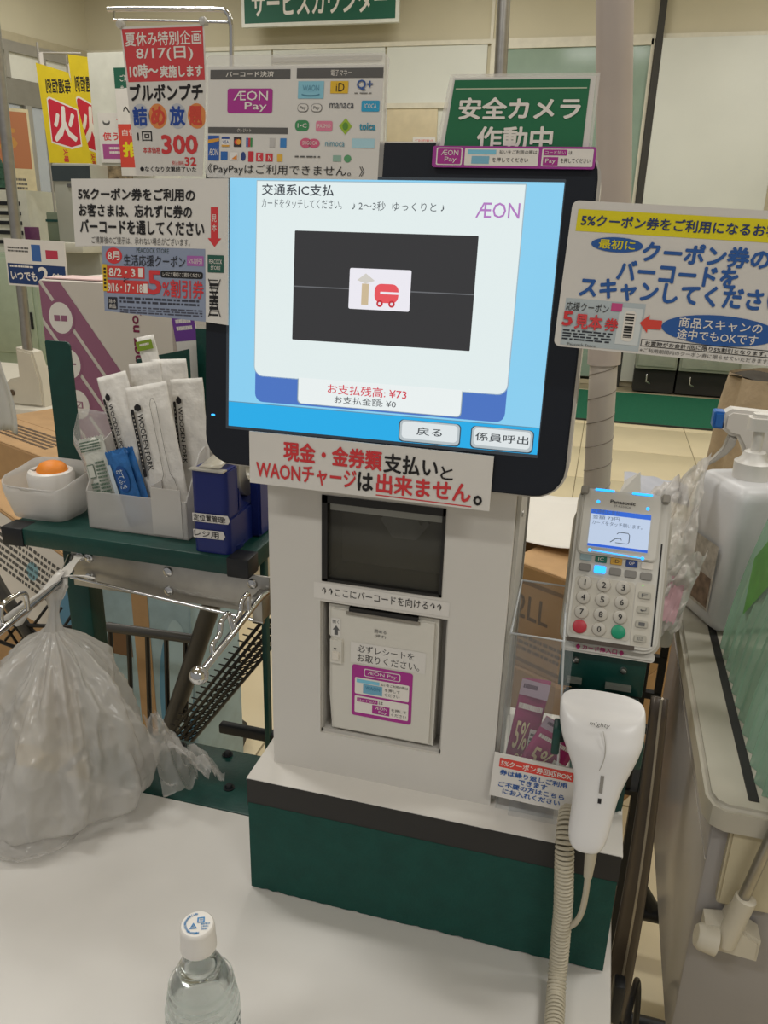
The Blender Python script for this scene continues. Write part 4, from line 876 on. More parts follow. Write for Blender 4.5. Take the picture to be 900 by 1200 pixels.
# ================================================================ spiral-wrapped pole behind the terminal
pl_ = thing('cable_pole', 'grey pole with spiral cable wrap behind the card terminal', 'pole', (.0155, .93, ZT))
PM_ = mat('pole_plastic', '#b9b0a6', .4, var=.04)
p0, p1 = Vector((.0262, 1.0, 1.04)), Vector((-.0057, 1.0, 1.586)); p2 = Vector((-.030, 1.0, 1.80))
p00 = Vector((.030, .885, ZT + .001))
tube('lower_tube', [p00, p0, p0.lerp(p1, .35), p0.lerp(p1, .70)], .0165, PM_, pl_, seg=20)
tube('upper_sleeve', [p0.lerp(p1, .66), p1, p2, p2 + (p2 - p1) * 2.5], .0195, mat('pole_sleeve', '#b5a9a0', .45, var=.05), pl_, seg=22)
ax = [p0.lerp(p1, -.1 + .82 * q / 8) for q in range(9)]
d = (p1 - p0).normalized(); u_ = d.orthogonal().normalized(); w_ = d.cross(u_); Ln = (ax[-1] - ax[0]).length
pts = [ax[0] + d * Ln * q / 400 + (u_ * math.cos(2 * math.pi * Ln * q / 400 / .030) + w_ * math.sin(2 * math.pi * Ln * q / 400 / .030)) * .0165 for q in range(401)]
tube('spiral_seam', pts, .0007, mat('seam_dark', '#857c72', .5), pl_, seg=4)
tag(tube('thin_pole', [(-.385, 3.0, 0.0), (-.47, 3.0, 3.8)], .022, STEEL, None, seg=14), 'thin steel pole rising behind the green camera notice', 'pole')

# ================================================================ hanging sale poster on a chrome stand
st_ = thing('poster_stand', 'chrome wire poster stand behind the left coupon reminder', 'stand', (-.52, 1.09, 1.13))
tube('frame_rod', smoothpath([(-.6985, 1.1, 1.817), (-.66, 1.1, 1.8165), (-.60, 1.1, 1.814), (-.535, 1.1, 1.8115), (-.522, 1.1, 1.807), (-.5175, 1.1, 1.795), (-.5178, 1.1, 1.75), (-.53, 1.095, 1.40), (-.545, 1.09, 1.1302)], 6), .0032, CHROME, st_)
tube('thin_rod', [(-.688, 1.0955, 1.8035), (-.519, 1.0955, 1.7955)], .0015, CHROME, st_, seg=6)
tube('rod_link', [(-.6885, 1.1, 1.8165), (-.688, 1.0955, 1.8025)], .0015, CHROME, st_, seg=6)
for x in (-.676, -.553): lathe('clip', [(0, .006), (.005, .004), (.006, 0), (.004, -.008), (0, -.008)], mat('clip_clear', '#c9c6c0', .15, var=0, alpha=.7), st_, M=Matrix.Translation((x, 1.093, 1.797)) @ Matrix.Rotation(R(90), 4, 'X'), seg=10)
W6, H6 = .124, .185
def p6(u, v): return (-W6 / 2 + u * W6, H6 * (1 - v))
o, f = sign('sale_poster', 'red headed summer sale poster hanging from the chrome stand', 'poster', W6, H6, plane_M(-.614, 1.0925, 1.609), LAM, thick=.0005, outline=[p6(.06, 1), p6(.90, 1), p6(1, .36), p6(1, 0), p6(0, 0)])
f.poly([(.015, .015), (.985, .015), (.985, .355), (.05, .36)], ink('#cc4347'))
f.t('夏休み特別企画', .05, .035, .965, .127, WH, 1, .012); f.t('8/17(日)', .17, .135, .86, .228, WH, 1, .012); f.t('10時～', .075, .242, .43, .335, WH, 1, .03); f.t('実施します', .45, .255, .965, .335, WH, 1, .03)
f.t('ブルボンプチ', .06, .372, .955, .488, BK, 1, .03)
OR = ink('#dd8a4c'); GY = ink('#b9bcc4')
for u0, c in ((.06, GY), (.275, OR), (.52, GY), (.755, OR)): f.ell(u0, .505, u0 + .225, .675, c)
for s_, u0, u1, m_ in (('詰', .075, .255, ink('#22479a')), ('め', .30, .48, ink('#d24a3a')), ('放', .535, .725, ink('#22479a')), ('題', .775, .93, ink('#d24a3a'))): f.t(s_, u0, .522, u1, .655, m_, 1, .03)
f.t('1回', .115, .692, .30, .76, BK, 1, .008); f.t('300', .41, .715, .865, .85, ink('#cf3d3f'), 1, .03); f.t('本体価格', .175, .80, .395, .845, ink('#cf3d3f'), 1, .01); f.t('32', .69, .868, .835, .928, ink('#cf3d3f'), 1, .02); f.t('税込価格', .53, .895, .68, .925, ink('#cf3d3f')); f.t('●なくなり次第終了いた', .12, .935, .83, .972, BK, 1, .01)

# ================================================================ service counter sign on the back wall
o, f = sign('counter_sign', 'green service counter sign with white border high on the back wall', 'sign', 1.66, .46, plane_M(-3.10, 8.62, 3.43), mat('sign_white', '#dcdcd2', .5), thick=.05)
f.rect(.02, .05, .98, .93, ink('#1d5c47')); f.t('サービスカウンター', .07, .30, .93, .80, WH, 1, .02)
for x in (-.6, .6): tube('suspension_rod', [(x, .46, -.02), (x, .72, -.02)], .01, STEEL, o, local=True, seg=6)

o, f = sign('wall_notice', 'tiny white notice with red text on the tan wall hatch', 'notice', .24, .13, plane_M(-2.02, 8.85, 2.30), PAPER, thick=.004)
f.t('ご利用案内', .08, .15, .92, .45, RED); f.strokes(.1, .6, .9, .85, 2, RED, seed=5)
# ================================================================ far background, right
cbm = mat('cabinet_greygreen', '#9a9c8c', .5, var=.04)
for x0, x1, lab in ((.36, .76, 'low grey green cabinet behind the green mat, left of the pair'), (.78, 1.36, 'low grey green cabinet behind the green mat, right of the pair')):
    t = thing('low_cabinet', lab, 'cabinet', ((x0 + x1) / 2, 8.7, 0), 'low cabinets at the back wall')
    box('body', (x0, x1, 8.55, 8.82, .25, .75), cbm, t, bev=.006); box('kick_space', (x0, x1, 8.60, 8.82, .012, .25), mat('kick_black', '#24231f', .7), t)
    box('door', (x0 + .02, x1 - .02, 8.535, 8.55, .28, .72), mat('cabinet_door', '#a3a595', .5), t, bev=.003)
    tube('handle', [(x0 + .12, 8.53, .20), (x0 + .12, 8.51, .13), (x0 + .16, 8.51, .11)], .008, CHROME, t)
# beige cloth covered bin
CL = mat('beige_cloth', '#a8967c', .9, var=.12, vs=14, bump=.3, bs=60)
t = thing('laundry_bag', 'beige cloth bag on the floor beyond the spray bottle', 'bag', (.85, 3.6, 0))
def cl(u, v):
    a = 2 * math.pi * u; r = .30 + .03 * math.sin(7 * a) * (1 - .4 * v) + .03 * mnoise.noise((math.cos(a) * 2, math.sin(a) * 2, v * 3)) - .04 * v
    return (.80 + r * math.cos(a), 3.6 + r * .8 * math.sin(a), .01 + 1.0 * v)
grid('cloth', cl, 48, 16, CL, t, closeu=True)
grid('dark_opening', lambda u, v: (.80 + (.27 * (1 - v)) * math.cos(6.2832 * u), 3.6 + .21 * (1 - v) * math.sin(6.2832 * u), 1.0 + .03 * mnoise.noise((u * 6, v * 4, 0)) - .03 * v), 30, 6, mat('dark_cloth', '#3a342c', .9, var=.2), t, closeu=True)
tag(box('floor_tray', (.50, 1.1, 3.1, 4.1, .001, .01), mat('tray_black', '#1d2422', .7)), 'flat black tray under the beige cloth bag', 'tray')

# ================================================================ far background, left: entrance corner
o, f = sign('fire_banner', 'yellow banner with a red shield at the far left by the entrance', 'banner', .34, .62, plane_M(-3.62, 5.08, 1.895, yaw=10), mat('banner_yellow', '#dcc420', .7, var=.05), thick=.004,
            outline=[(-.13, 0), (.17, 0), (.06, .545), (-.155, .60)])
def banner(f, s=1):
    f.t('毎週恒例', .20, .18, .70, .32, BK, 1, .02, mirror=True); RD = ink('#c8283c')
    f.poly([(.19, .37), (.24, .35), (.80, .47), (.82, .83), (.60, .86), (.20, .80)], WH, 0); f.poly([(.21, .385), (.25, .37), (.78, .48), (.80, .81), (.60, .84), (.22, .785)], RD, 1)
    f.t('火', .27, .44, .74, .79, WH, 2, .03); f.t('火曜', .42, .86, .52, .99, RD, 1, .02, rot=-90)
banner(f); o_b1 = o
o2, f2 = sign('fire_banner', 'yellow banner standing partly behind the other, nearer the corner', 'banner', .30, .72, plane_M(-3.63, 5.40, 1.88, yaw=14), mat('banner_yellow', '#dcc420', .7, var=.05), thick=.004, outline=[(-.10, 0), (.15, 0), (.06, .70), (-.12, .72)])
banner(f2)
for q in (o_b1, o2):
    tube('banner_pole', [(-.14, -1.88, -.02), (-.14, .72, -.02)], .008, ALU, q, local=True, seg=8); tube('cross_pole', [(-.14, .66, -.02), (.15, .66, -.02)], .006, ALU, q, local=True, seg=6)
    mk('tie_tab', [(-.14, .58, -.02), (-.10, .58, .0), (-.10, .66, 0), (-.14, .66, -.02)], [(0, 1, 2, 3)], WH, q, True)
mk_ = thing('service_terminal', 'grey standing terminal box in front of the yellow banners', 'terminal', (-3.5, 4.9, 0))
TG = mat('terminal_grey', '#a6a79c', .5, var=.03)
box('body', (-3.475, -3.20, 4.7, 4.9, 1.40, 1.87), TG, mk_, bev=.01); box('top_panel', (-3.475, -3.20, 4.695, 4.702, 1.765, 1.855), mat('terminal_dark', '#3a4448', .4), mk_)
box('shelf', (-3.60, -3.20, 4.55, 4.9, 1.34, 1.40), mat('shelf_pale', '#c4c2b4', .5), mk_, bev=.006); box('leg_panel', (-3.50, -3.22, 4.75, 4.88, 0, 1.34), TG, mk_)
box('nameplate', (-3.37, -3.29, 4.694, 4.70, 1.73, 1.75), GR, mk_); o = txt(mk_, '⊡ SERVICE', 0, 0, 1, 1, 0, WH); bpy.data.objects.remove(o)
t = thing('notice_panel', 'pale standing panel carrying small posters beside the yellow banners', 'panel', (-3.1, 5.1, 0)); box('board', (-3.41, -2.80, 5.09, 5.12, .12, 2.55), mat('panel_pale2', '#cfcfc2', .6), t, bev=.004)
for x in (-3.36, -2.86): box('foot', (x - .02, x + .02, 5.0, 5.25, 0, .12), ALU, t)
o, f = sign('points_poster', 'small white poster with red text on the pale wall by the banners', 'poster', .22, .30, plane_M(-3.255, 5.084, 1.90), PAPER, thick=.004)
f.t('使うと', .12, .38, .95, .55, RED, 1, .02); f.t('ア', .62, .12, .95, .30, RED); f.rect(.08, .62, .92, .92, ink('#a8508c')); f.strokes(.3, .68, .8, .85, 2, WH); f.ell(.15, .12, .4, .25, G5); f.ell(.18, .10, .37, .2, PAPER, 1)
tag(box('photo_board', (-3.35, -3.14, 5.078, 5.089, 1.70, 1.88), mat('photo_board', '#8a7a60', .6, var=.6, vs=30)), 'brown picture board under the small white poster', 'poster')
o, f = sign('recommend_poster', 'red and white poster with yellow characters behind the sale poster', 'poster', .23, .52, plane_M(-3.10, 5.076, 1.82), PAPER, thick=.004)
f.rect(0, .40, 1, .90, ink('#d2483a')); f.t('推し', .1, .60, 1.2, .78, YEL, 1, .03); f.t('自慢の', .12, .46, .8, .53, WH); f.t('し', .55, .18, .95, .3, BK); f.t('～', .2, .2, .5, .28, BK)
o, f = sign('green_notice', 'small dark green notice high beside the sale poster', 'notice', .14, .20, plane_M(-3.15, 5.084, 2.26), ink('#1d5c47'), thick=.004); f.t('ご案内', .3, .2, .95, .4, WH); f.t('サービス', .3, .5, .98, .68, WH)
# entrance side: shelves seen through the glass, poster outside, pale green cabinet
o, f = sign('orange_poster', 'faded orange and cream poster seen through the entrance glass', 'poster', .42, 1.45, plane_M(-5.62, 7.0, 1.05, yaw=50), mat('faded_cream', '#cfc3a0', .7, var=.1), thick=.01)
f.rect(.05, .02, .95, .36, ink('#b0714c')); f.t('5', .25, .12, .7, .25, ink('#bd8a44'), 1, .03); f.strokes(.1, .42, .8, .5, 3, G5); f.rect(.3, .58, .8, .66, ink('#b89a50')); f.rect(.2, .72, .7, .92, ink('#8a9aa0'))
pg = mat('pale_green_metal', '#a9b8a0', .45, var=.04)
t = thing('pale_cabinet', 'pale green metal cabinet with round lock at the far left edge', 'cabinet', (-4.1, 5.0, 0))
box('body', (-4.9, -3.93, 5.0, 5.5, .20, 1.30), pg, t, bev=.01); box('door', (-4.35, -3.96, 4.985, 5.0, .60, 1.27), mat('pale_green_door', '#b2c0a9', .45), t, bev=.004)
lathe('lock', [(0, .01), (.03, .01), (.04, .0)], CHROME, t, M=Matrix.Translation((-4.02, 4.985, 1.12)) @ Matrix.Rotation(R(90), 4, 'X')); box('handle', (-3.99, -3.975, 4.97, 4.985, .78, .90), BLACKP, t); box('plinth', (-4.9, -3.93, 5.03, 5.5, 0, .20), mat('plinth_dark', '#4a5254', .6), t)
t = thing('louver_crate', 'white slatted crate stacked on the pale green cabinet at the far left', 'crate', (-4.3, 5.2, 1.3))
box('body', (-4.9, -4.0, 5.1, 5.45, 1.301, 1.72), mat('crate_white', '#c9c9bb', .6), t)
for i in range(5):
    for x0 in (-4.62, -4.30): box('slat_slot', (x0, x0 + .24, 5.092, 5.1, 1.36 + i * .065, 1.385 + i * .065), BLACKP, t)
tag(box('purple_box', (-3.99, -3.94, 5.02, 5.12, 1.301, 1.48), mat('purple_card', '#5a2a52', .5, var=.1), bev=.004), 'small dark purple box standing on the pale green cabinet', 'box')
t = thing('grey_bin', 'grey green bin with a dark green band behind the points sign', 'bin', (-3.54, 4.8, 1.40)); box('body', (-3.595, -3.49, 4.75, 4.88, 1.401, 1.58), mat('bin_greygreen', '#6f7a66', .6), t, bev=.01); box('band', (-3.598, -3.487, 4.747, 4.883, 1.52, 1.535), GREEN, t)
t = thing('green_cone_plant', 'small dark green cone shaped ornament beyond the entrance glass', 'ornament', (-4.35, 5.3, 1.72)); lathe('foliage', [(0, .22), (.03, .14), (.025, .14), (.055, .06), (.05, .06), (.075, 0), (0, 0)], mat('cone_green', '#2c4a3a', .9, var=.3, vs=40), t, M=Matrix.Translation((-4.35, 5.3, 1.74)), seg=14); lathe('pot', [(0, 0), (.03, 0), (.035, .03), (0, .03)], BLACKP, t, M=Matrix.Translation((-4.35, 5.3, 1.72)), seg=12)

# ================================================================ neighbouring checkout at the left
t = thing('neighbour_counter', 'white topped neighbouring checkout counter at the left edge', 'counter', (-2.2, 3.0, 0))
NW = mat('counter_top_white', '#dcd6c8', .4, var=.02)
box('top', (-3.4, -1.30, 2.54, 3.40, .81, .85), NW, t, bev=.004); box('body', (-3.38, -1.33, 2.58, 3.38, .0, .81), mat('counter_body', '#a89f8e', .6), t)
t = thing('divider_post', 'steel post in an ivory clamp on the neighbouring counter', 'post', (-2.14, 2.65, .85))
pp = Vector((-2.14, 2.66, .86))
prism('clamp', [(-.05, 0), (.10, 0), (.10, .10), (.075, .21), (0, .225), (0, .11), (-.045, .10), (-.075, .07), (-.075, .03)], -.03, .03, IVORY, t, local=False, M=plane_M(-2.165, 2.62, .851), bev=.008)
lathe('clamp_screw', [(0, .004), (.010, .003), (.012, 0)], mat('screw_brown', '#5a4a38', .5), t, M=Matrix.Translation((-2.20, 2.588, .90)) @ Matrix.Rotation(R(90), 4, 'X'), seg=12)
tube('post', [(-2.13, 2.62, 1.05), (-2.118, 2.62, 1.5), (-2.10, 2.62, 2.25)], .019, STEEL, t, seg=12)
o, f = sign('points_sign', 'blue and white double points sign on the steel post at the left', 'sign', .255, .165, plane_M(-2.03, 2.595, 1.305, roll=-1), PAPER, thick=.004)
f.rect(.02, .52, .98, .96, ink('#1f3a6c')); f.t('いつでも', .06, .68, .50, .88, WH, 1, .02); f.t('2', .53, .56, .70, .92, WH, 1, .02); f.t('倍', .73, .68, .93, .9, WH, 1, .01); f.strokes(.06, .56, .45, .63, 1, WH, seed=4); f.rect(.45, .10, .60, .45, ink('#3a64a4')); f.rect(.68, .2, .88, .38, ink('#b83a50')); f.strokes(.05, .17, .4, .3, 2, G5, seed=7)
t = thing('striped_carton', 'white carton with mauve diagonal stripes and round icons behind the rack', 'box', (-.83, 1.35, 1.13))
MV = ink('#96617a'); SM = plane_M(-.82, 1.25, 1.1315)
box('body', (-.975, -.640, 1.25, 1.45, 1.1305, 1.445), mat('carton_white', '#d3cbc0', .55, var=.03), t, bev=.002)
prism('top_flap', [(-.155, .002), (.18, .002), (.176, .06), (-.150, .08)], -.001, .001, mat('carton_pinkish', '#d9b9b6', .5), t, local=False, M=Matrix.Translation((-.82, 1.26, 1.4475)))
fo = mk('print_face', [(-.155, .0, 0), (.18, 0, 0), (.18, .3115, 0), (-.155, .3115, 0)], [(0, 1, 2, 3)], mat('carton_white', '#d3cbc0', .55, var=.03), t, False, SM @ Matrix.Translation((0, 0, .0012)))
f = Fr(fo, .335, .3115, -.155, 0, z=.0006)
def band(c0, c1, kk=1.5):               # stripe between the diagonals v = kk (u - c)
    P = [(max(0, c0), max(0, -kk * c0)), (max(0, c1), max(0, -kk * c1)), (c1 + 1 / kk, 1), (c0 + 1 / kk, 1)]
    if c0 < 0 < c1: P.insert(1, (0, 0))
    f.poly(P, MV)
for c0, c1 in ((.02, .13), (-.135, -.005), (-.27, -.16), (-.40, -.295), (-.53, -.425)): band(c0, c1)
for i, (u, v) in enumerate(((.115, .20), (.135, .46), (.165, .70))):
    f.ell(u - .085, v - .105, u + .085, v + .105, MV, 2); f.ell(u - .072, v - .088, u + .072, v + .088, WH, 3)
    if i == 0: f.rect(u - .04, v - .015, u + .04, v + .018, MV, 4); f.line(u, v - .015, u, v + .018, .002, WH, 5)
    elif i == 1:
        for q in range(6): f.line(u, v, u + .045 * math.cos(q * 1.05), v + .024 * math.sin(q * 1.05), .003, MV, 4)
    else: f.rect(u - .032, v - .02, u + .032, v + .02, MV, 4); f.rect(u - .024, v - .015, u + .024, v + .015, WH, 5); f.line(u - .012, v, u, v + .01, .002, MV, 6); f.line(u, v + .01, u + .02, v - .012, .002, MV, 6)
f.t('You 2bu', .545, .10, .60, .42, ink('#7c2448'), 1, .02, rot=-90)
# small leaflets behind the cutlery
tag(box('leaflet', (-.642, -.612, 1.118, 1.1195, 1.131, 1.405), mat('leaflet_grey', '#b9aca2', .6, var=.12, vs=160)), 'grey printed leaflet standing behind the green side plate', 'leaflet')
o, f = sign('purple_leaflet', 'purple and white leaflet behind the right green side plate', 'leaflet', .038, .15, plane_M(-.6015, 1.115, 1.275, roll=8), PAPER)
f.rect(0, 0, 1, .32, ink('#6c3a92')); f.strokes(.15, .1, .85, .24, 2, WH); f.rect(.2, .84, 1, .96, ink('#5a5aa0'))
tag(box('acrylic_plate', (-.605, -.556, 1.128, 1.131, 1.131, 1.40), mat('clear_acrylic', '#c5cbce', .06, var=0, alpha=.22)), 'clear acrylic plate standing left of the screen', 'plate')
tag(box('white_card', (-.585, -.535, 1.15, 1.152, 1.131, 1.345), mat('card_white', '#dcd8ce', .6)), 'plain white card standing between rack and screen', 'card')
tag(grid('bag_edge', lambda u, v: (-1.045 + .05 * u * (1 - .3 * v) + .006 * math.sin(6 * v), 1.18 + .01 * math.sin(5 * u), 1.18 + .18 * v), 8, 12, mat('bag_white2', '#cfcdc4', .3, var=.05, alpha=.92), None, thick=.0006), 'white carrier bag edge hanging at the left picture border', 'plastic bag')

# ================================================================ cartons
def carton(label, M, w, d, h, prints=(), m=CARD, mtop=None, group=None):
    t = thing('carton', label, 'box', M, group)
    box('body', (-w / 2, w / 2, -d / 2, d / 2, 0, h), m, t, local=True, bev=.003)
    box('flap', (-w / 2 + .002, w / 2 - .002, -d / 2 + .002, -.001, h, h + .003), mtop or CARD, t, local=True); box('flap', (-w / 2 + .002, w / 2 - .002, .001, d / 2 - .002, h, h + .003), mtop or CARD, t, local=True)
    fo = mk('front_print', [(-w / 2 + .004, 0, 0), (w / 2 - .004, 0, 0), (w / 2 - .004, h - .004, 0), (-w / 2 + .004, h - .004, 0)], [(0, 1, 2, 3)], m, t, True, Matrix.Translation((0, -d / 2 - .0008, 0)) @ Matrix.Rotation(R(90), 4, 'X'))
    to = mk('top_print', [(-w / 2 + .004, -d / 2 + .004, 0), (w / 2 - .004, -d / 2 + .004, 0), (w / 2 - .004, -.004, 0), (-w / 2 + .004, -.004, 0)], [(0, 1, 2, 3)], mtop or CARD, t, True, Matrix.Translation((0, 0, h + .0036)))
    return t, Fr(fo, w - .008, h - .004, z=.0008), Fr(to, w - .008, d / 2 - .008, oy=-d / 2 + .004, z=.0008)
INKB = ink('#5a4630')
TZ = lambda x, y, z, a=0, tilt=0: Matrix.Translation((x, y, z)) @ Matrix.Rotation(R(a), 4, 'Z') @ Matrix.Rotation(R(tilt), 4, 'Y')
t, f, f2 = carton('open topped brown carton with printed flaps on the left stack', TZ(-1.66, 2.12, .605, -24), .62, .36, .295)
f.rect(.62, .25, .80, .6, INKB); f.rect(.63, .28, .79, .57, CARD, 1); f.strokes(.65, .33, .77, .52, 3, INKB, 2); f.rect(.1, .1, .3, .5, INKB); f.rect(.11, .12, .29, .48, CARD, 1); f.rect(.84, .3, .96, .8, INKB); f2.strokes(.2, .2, .8, .8, 5, INKB, seed=3)
tag(grid('black_bag', lambda u, v: (-1.70 + .24 * u + .02 * mnoise.noise((u * 5, v * 5, 1)), 1.985 - .11 * u - .05 * v + .02 * mnoise.noise((u * 4, v * 6, 3)), .79 - .13 * v * (.4 + .6 * math.sin(3.1 * u))), 16, 10, mat('black_film', '#1c1a1c', .35, var=.2), None, thick=.002), 'black plastic bag hanging over the open brown carton', 'plastic bag')
carton('plain brown carton at the bottom of the left stack', TZ(-1.66, 2.12, 0, -24), .60, .36, .60)
LB = mat('water_label_blue', '#9fb8c0', .5, var=.12, vs=20)
t, f, f2 = carton('tilted brown carton with a white and blue water label under the shelf', TZ(-1.40, 1.66, .50, -10, 22), .40, .26, .36)
f.poly([(.15, 0), (1, 0), (1, .62), (.45, .70), (.15, .45)], WH); f.strokes(.25, .1, .8, .45, 7, G5, seed=8); f.poly([(.80, .25), (1, .20), (1, .55), (.80, .6)], ink('#5f93b4'), 1); f.ell(.55, .2, .65, .35, ink('#8ab4c0'), 1)
t, f, f2 = carton('blue printed mineral water carton inside the shopping cart', TZ(-1.03, 1.62, .135, -4), .36, .22, .62, m=LB)
f.rect(.0, 0, .30, 1, WH); f.t('天然水', .02, .24, .30, .34, ink('#2a4a80'), 1, .01); f.strokes(.03, .45, .27, .6, 3, G5, seed=2); f.rect(.34, .22, .52, .36, ink('#7a5a3c')); f.rect(.55, 0, .68, 1, CARD); f.ell(.72, .2, 1, .9, ink('#5f93b0')); f.ell(.78, .15, 1, .65, ink('#b4ccd2'), 1)
t, f, f2 = carton('brown carton lettered two double l, right of a stack behind the kiosk', TZ(.07, 2.10, .406, -30), .34, .40, .30, m=CARD2)
f.rect(.03, .12, .97, .95, ink('#6a4f30')); f.rect(.05, .16, .95, .91, CARD2, 1); f.t('2LL', .10, .26, .42, .50, INKB, 2, .01); f.strokes(.12, .66, .8, .85, 3, INKB, 2, 4); f2.poly([(.28, .25), (.36, .08), (.42, .08), (.35, .27), (.46, .46), (.40, .48)], INKB); f2.strokes(.5, .15, .9, .8, 3, INKB, seed=6)
t, f, f2 = carton('brown carton left of the lettered one, mostly hidden by the kiosk', TZ(-.31, 2.30, .406, -30), .34, .40, .30, m=CARD2)
f.rect(.75, .3, .93, .6, INKB); f2.rect(.7, .1, .98, .9, INKB); f2.rect(.715, .14, .965, .86, CARD, 1); f2.strokes(.76, .2, .92, .8, 4, INKB, 2, 9)
carton('lower brown carton under the lettered one behind the kiosk', TZ(.07, 2.10, 0, -30), .34, .42, .40, m=CARD2)
carton('lower brown carton at the left behind the kiosk column', TZ(-.31, 2.30, 0, -30), .34, .42, .40, m=CARD2)
def sheet(u, v):
    x = -.24 + .30 * u; y = 2.14 - .10 * u + .36 * v
    return (x, y, .715 + .10 * (v - .35) ** 2 + .10 * abs(u - .4) ** 2)
tag(grid('paper_sheet', sheet, 14, 10, mat('sheet_white', '#dedad2', .6, var=.02), None, thick=.001), 'curved blank white sheet lying on the brown cartons behind the kiosk', 'paper')

# ================================================================ shopping cart behind the rack
ctm = mat('cart_grey', '#4a4845', .4, .3, var=.08); wire = mat('cart_wire', '#2e2c2a', .4, .4, var=.05)
t = thing('shopping_cart', 'dark grey shopping cart with wire basket behind the bag rack', 'cart', (-1.0, 1.35, 0))
tube('top_rail', [(-1.06, 1.35, .700), (-.752, 1.35, .709)], .011, ctm, t); tube('side_tube', [(-.715, 1.35, .82), (-.84, 1.35, .478), (-.90, 1.35, .30)], .020, ctm, t, seg=10)
tube('side_tube', [(-1.30, 1.35, .86), (-1.2513, 1.35, .7543), (-1.1697, 1.35, .6152), (-1.1762, 1.35, .5691), (-1.22, 1.35, .50), (-1.2924, 1.35, .40)], .014, ctm, t)
tube('lower_rail', [(-1.40, 1.35, .49), (-1.2924, 1.35, .515), (-1.176, 1.35, .555)], .016, ctm, t)
for i in range(6):
    x = -1.02 + i * .046; tube('bar', [(x, 1.35, .70), (x - .015, 1.35, .42)], .0055, wire, t, seg=6)
paths = []
A, B = Vector((-.56, 1.30, .83)), Vector((-.82, 1.30, .47)); n_ = Vector((.055, 0, .01))
for i in range(5): paths.append(([A - n_ * i * .3 * 1.0 + n_, B - n_ * i * .3 + n_], .004, False))
for i in range(24):
    q = i / 23; p = A.lerp(B, q) + n_; paths.append(([p, p - n_ * 1.25 + Vector((0, 0, .02))], .0015, False)); paths.append(([p + Vector((0, .004, 0)), p - n_ * 1.25 - Vector((.0, 0, .03))], .0015, False))
o = frombm('wire_side', tubebm(paths, 5), wire, t, smooth=True)
paths = []
for i in range(7): paths.append(([(-1.30 + i * .035, 1.35, .735 - .02 * i), (-1.22 + i * .035, 1.35, .61)], .0035, False)); paths.append(([(-1.30 + i * .04, 1.352, .62), (-1.20 + i * .035, 1.352, .73)], .0035, False))
paths.append(([(-1.32, 1.35, .655), (-1.05, 1.35, .69)], .005, False)); paths.append(([(-1.30, 1.35, .62), (-1.12, 1.35, .585)], .005, False))
frombm('wire_side', tubebm(paths, 5), wire, t, smooth=True)
tube('under_frame', [(-.90, 1.35, .30), (-.95, 1.35, .11), (-.95, 1.9, .11)], .012, ctm, t); tube('under_frame', [(-1.292, 1.35, .40), (-1.30, 1.35, .11), (-1.30, 1.9, .11)], .012, ctm, t)
for x in (-.95, -1.30):
    for y in (1.38, 1.9): lathe('wheel', [(0, -.012), (.045, -.012), (.05, 0), (.045, .012), (0, .012)], BLACKP, t, M=Matrix.Translation((x, y, .051)) @ Matrix.Rotation(R(90), 4, 'Y'), seg=18)
tag(tube('hanging_strap', smoothpath([(-1.165, 1.33, .62), (-1.19, 1.32, .56), (-1.21, 1.31, .51), (-1.24, 1.30, .45)], 5), .008, BLACKP, None, seg=6), 'black strap dangling from the cart beside the big bag', 'strap')

# ================================================================ right-hand neighbour counter with grey side panel
t = thing('side_counter', 'grey panelled counter with pale rounded rim at the right edge', 'counter', (.24, 1.1, .5))
PGY = mat('panel_grey', '#9f9b99', .22, var=.06, vs=4); RIM = mat('rim_pale', '#b5b0a2', .3, var=.03)
ZR = .965
bmr = [(.170, .805), (.176, .789), (.19, .781), (.60, .781), (.60, 1.75), (.170, 1.75)]
prism('rim', bmr, ZR - .032, ZR, RIM, t, local=False, bev=.006, seg=3)
box('side_panel', (.182, .60, .80, 1.36, .57, ZR - .032), PGY, t, bev=.004)
prism('front_bar', rring(.200, .262, .826, ZR - .032, .004), 0, .012, mat('bar_ivory', '#c2b89c', .45, var=.03), t, local=False, M=plane_M(0, .80, 0), bev=.003)
box('under_frame', (.36, .58, .84, 1.3, .30, .57), mat('frame_black', '#22201f', .6), t)
for x in (.40, .56): box('leg', (x - .02, x + .02, 1.0, 1.04, 0, .30), BLACKP, t)
box('slot_strip', (.2135, .2245, .80, 1.30, ZR, ZR + .0012), mat('slot_black2', '#1b1a18', .6), t)
tube('panel_seam', [(.1818, .80, .875), (.1818, 1.36, .885)], .0008, mat('seam_pale', '#b4aea6', .4), t, seg=4)
# post in ivory clamp
t = thing('divider_post', 'steel post in an ivory clamp on the right hand counter corner', 'post', (.20, .77, .86))
prism('clamp', [(-.026, 0), (.034, -.004), (.034, .026), (.016, .036), (.014, .060), (-.002, .060), (-.006, .036), (-.026, .032)], -.014, .014, IVORY, t, local=False, M=plane_M(.216, .782, .776), bev=.004)
lathe('clamp_cap', [(0, .022), (.012, .022), (.015, .018), (.016, 0), (0, 0)], IVORY, t, M=Matrix.Translation((.203, .768, .791)) @ Matrix.Rotation(R(-80), 4, 'Y'), seg=20)
lathe('socket', [(.0, -.03), (.011, -.03), (.0115, .04), (.009, .041), (0, .041)], IVORY, t, M=Matrix.Translation((.2185, .772, .818)) @ Matrix.Rotation(R(9), 4, 'Y'), seg=18)
tube('post', [(.2195, .772, .838), (.2315, .772, .92), (.2575, .772, 1.08), (.29, .772, 1.30)], .0062, STEEL, t, seg=12)
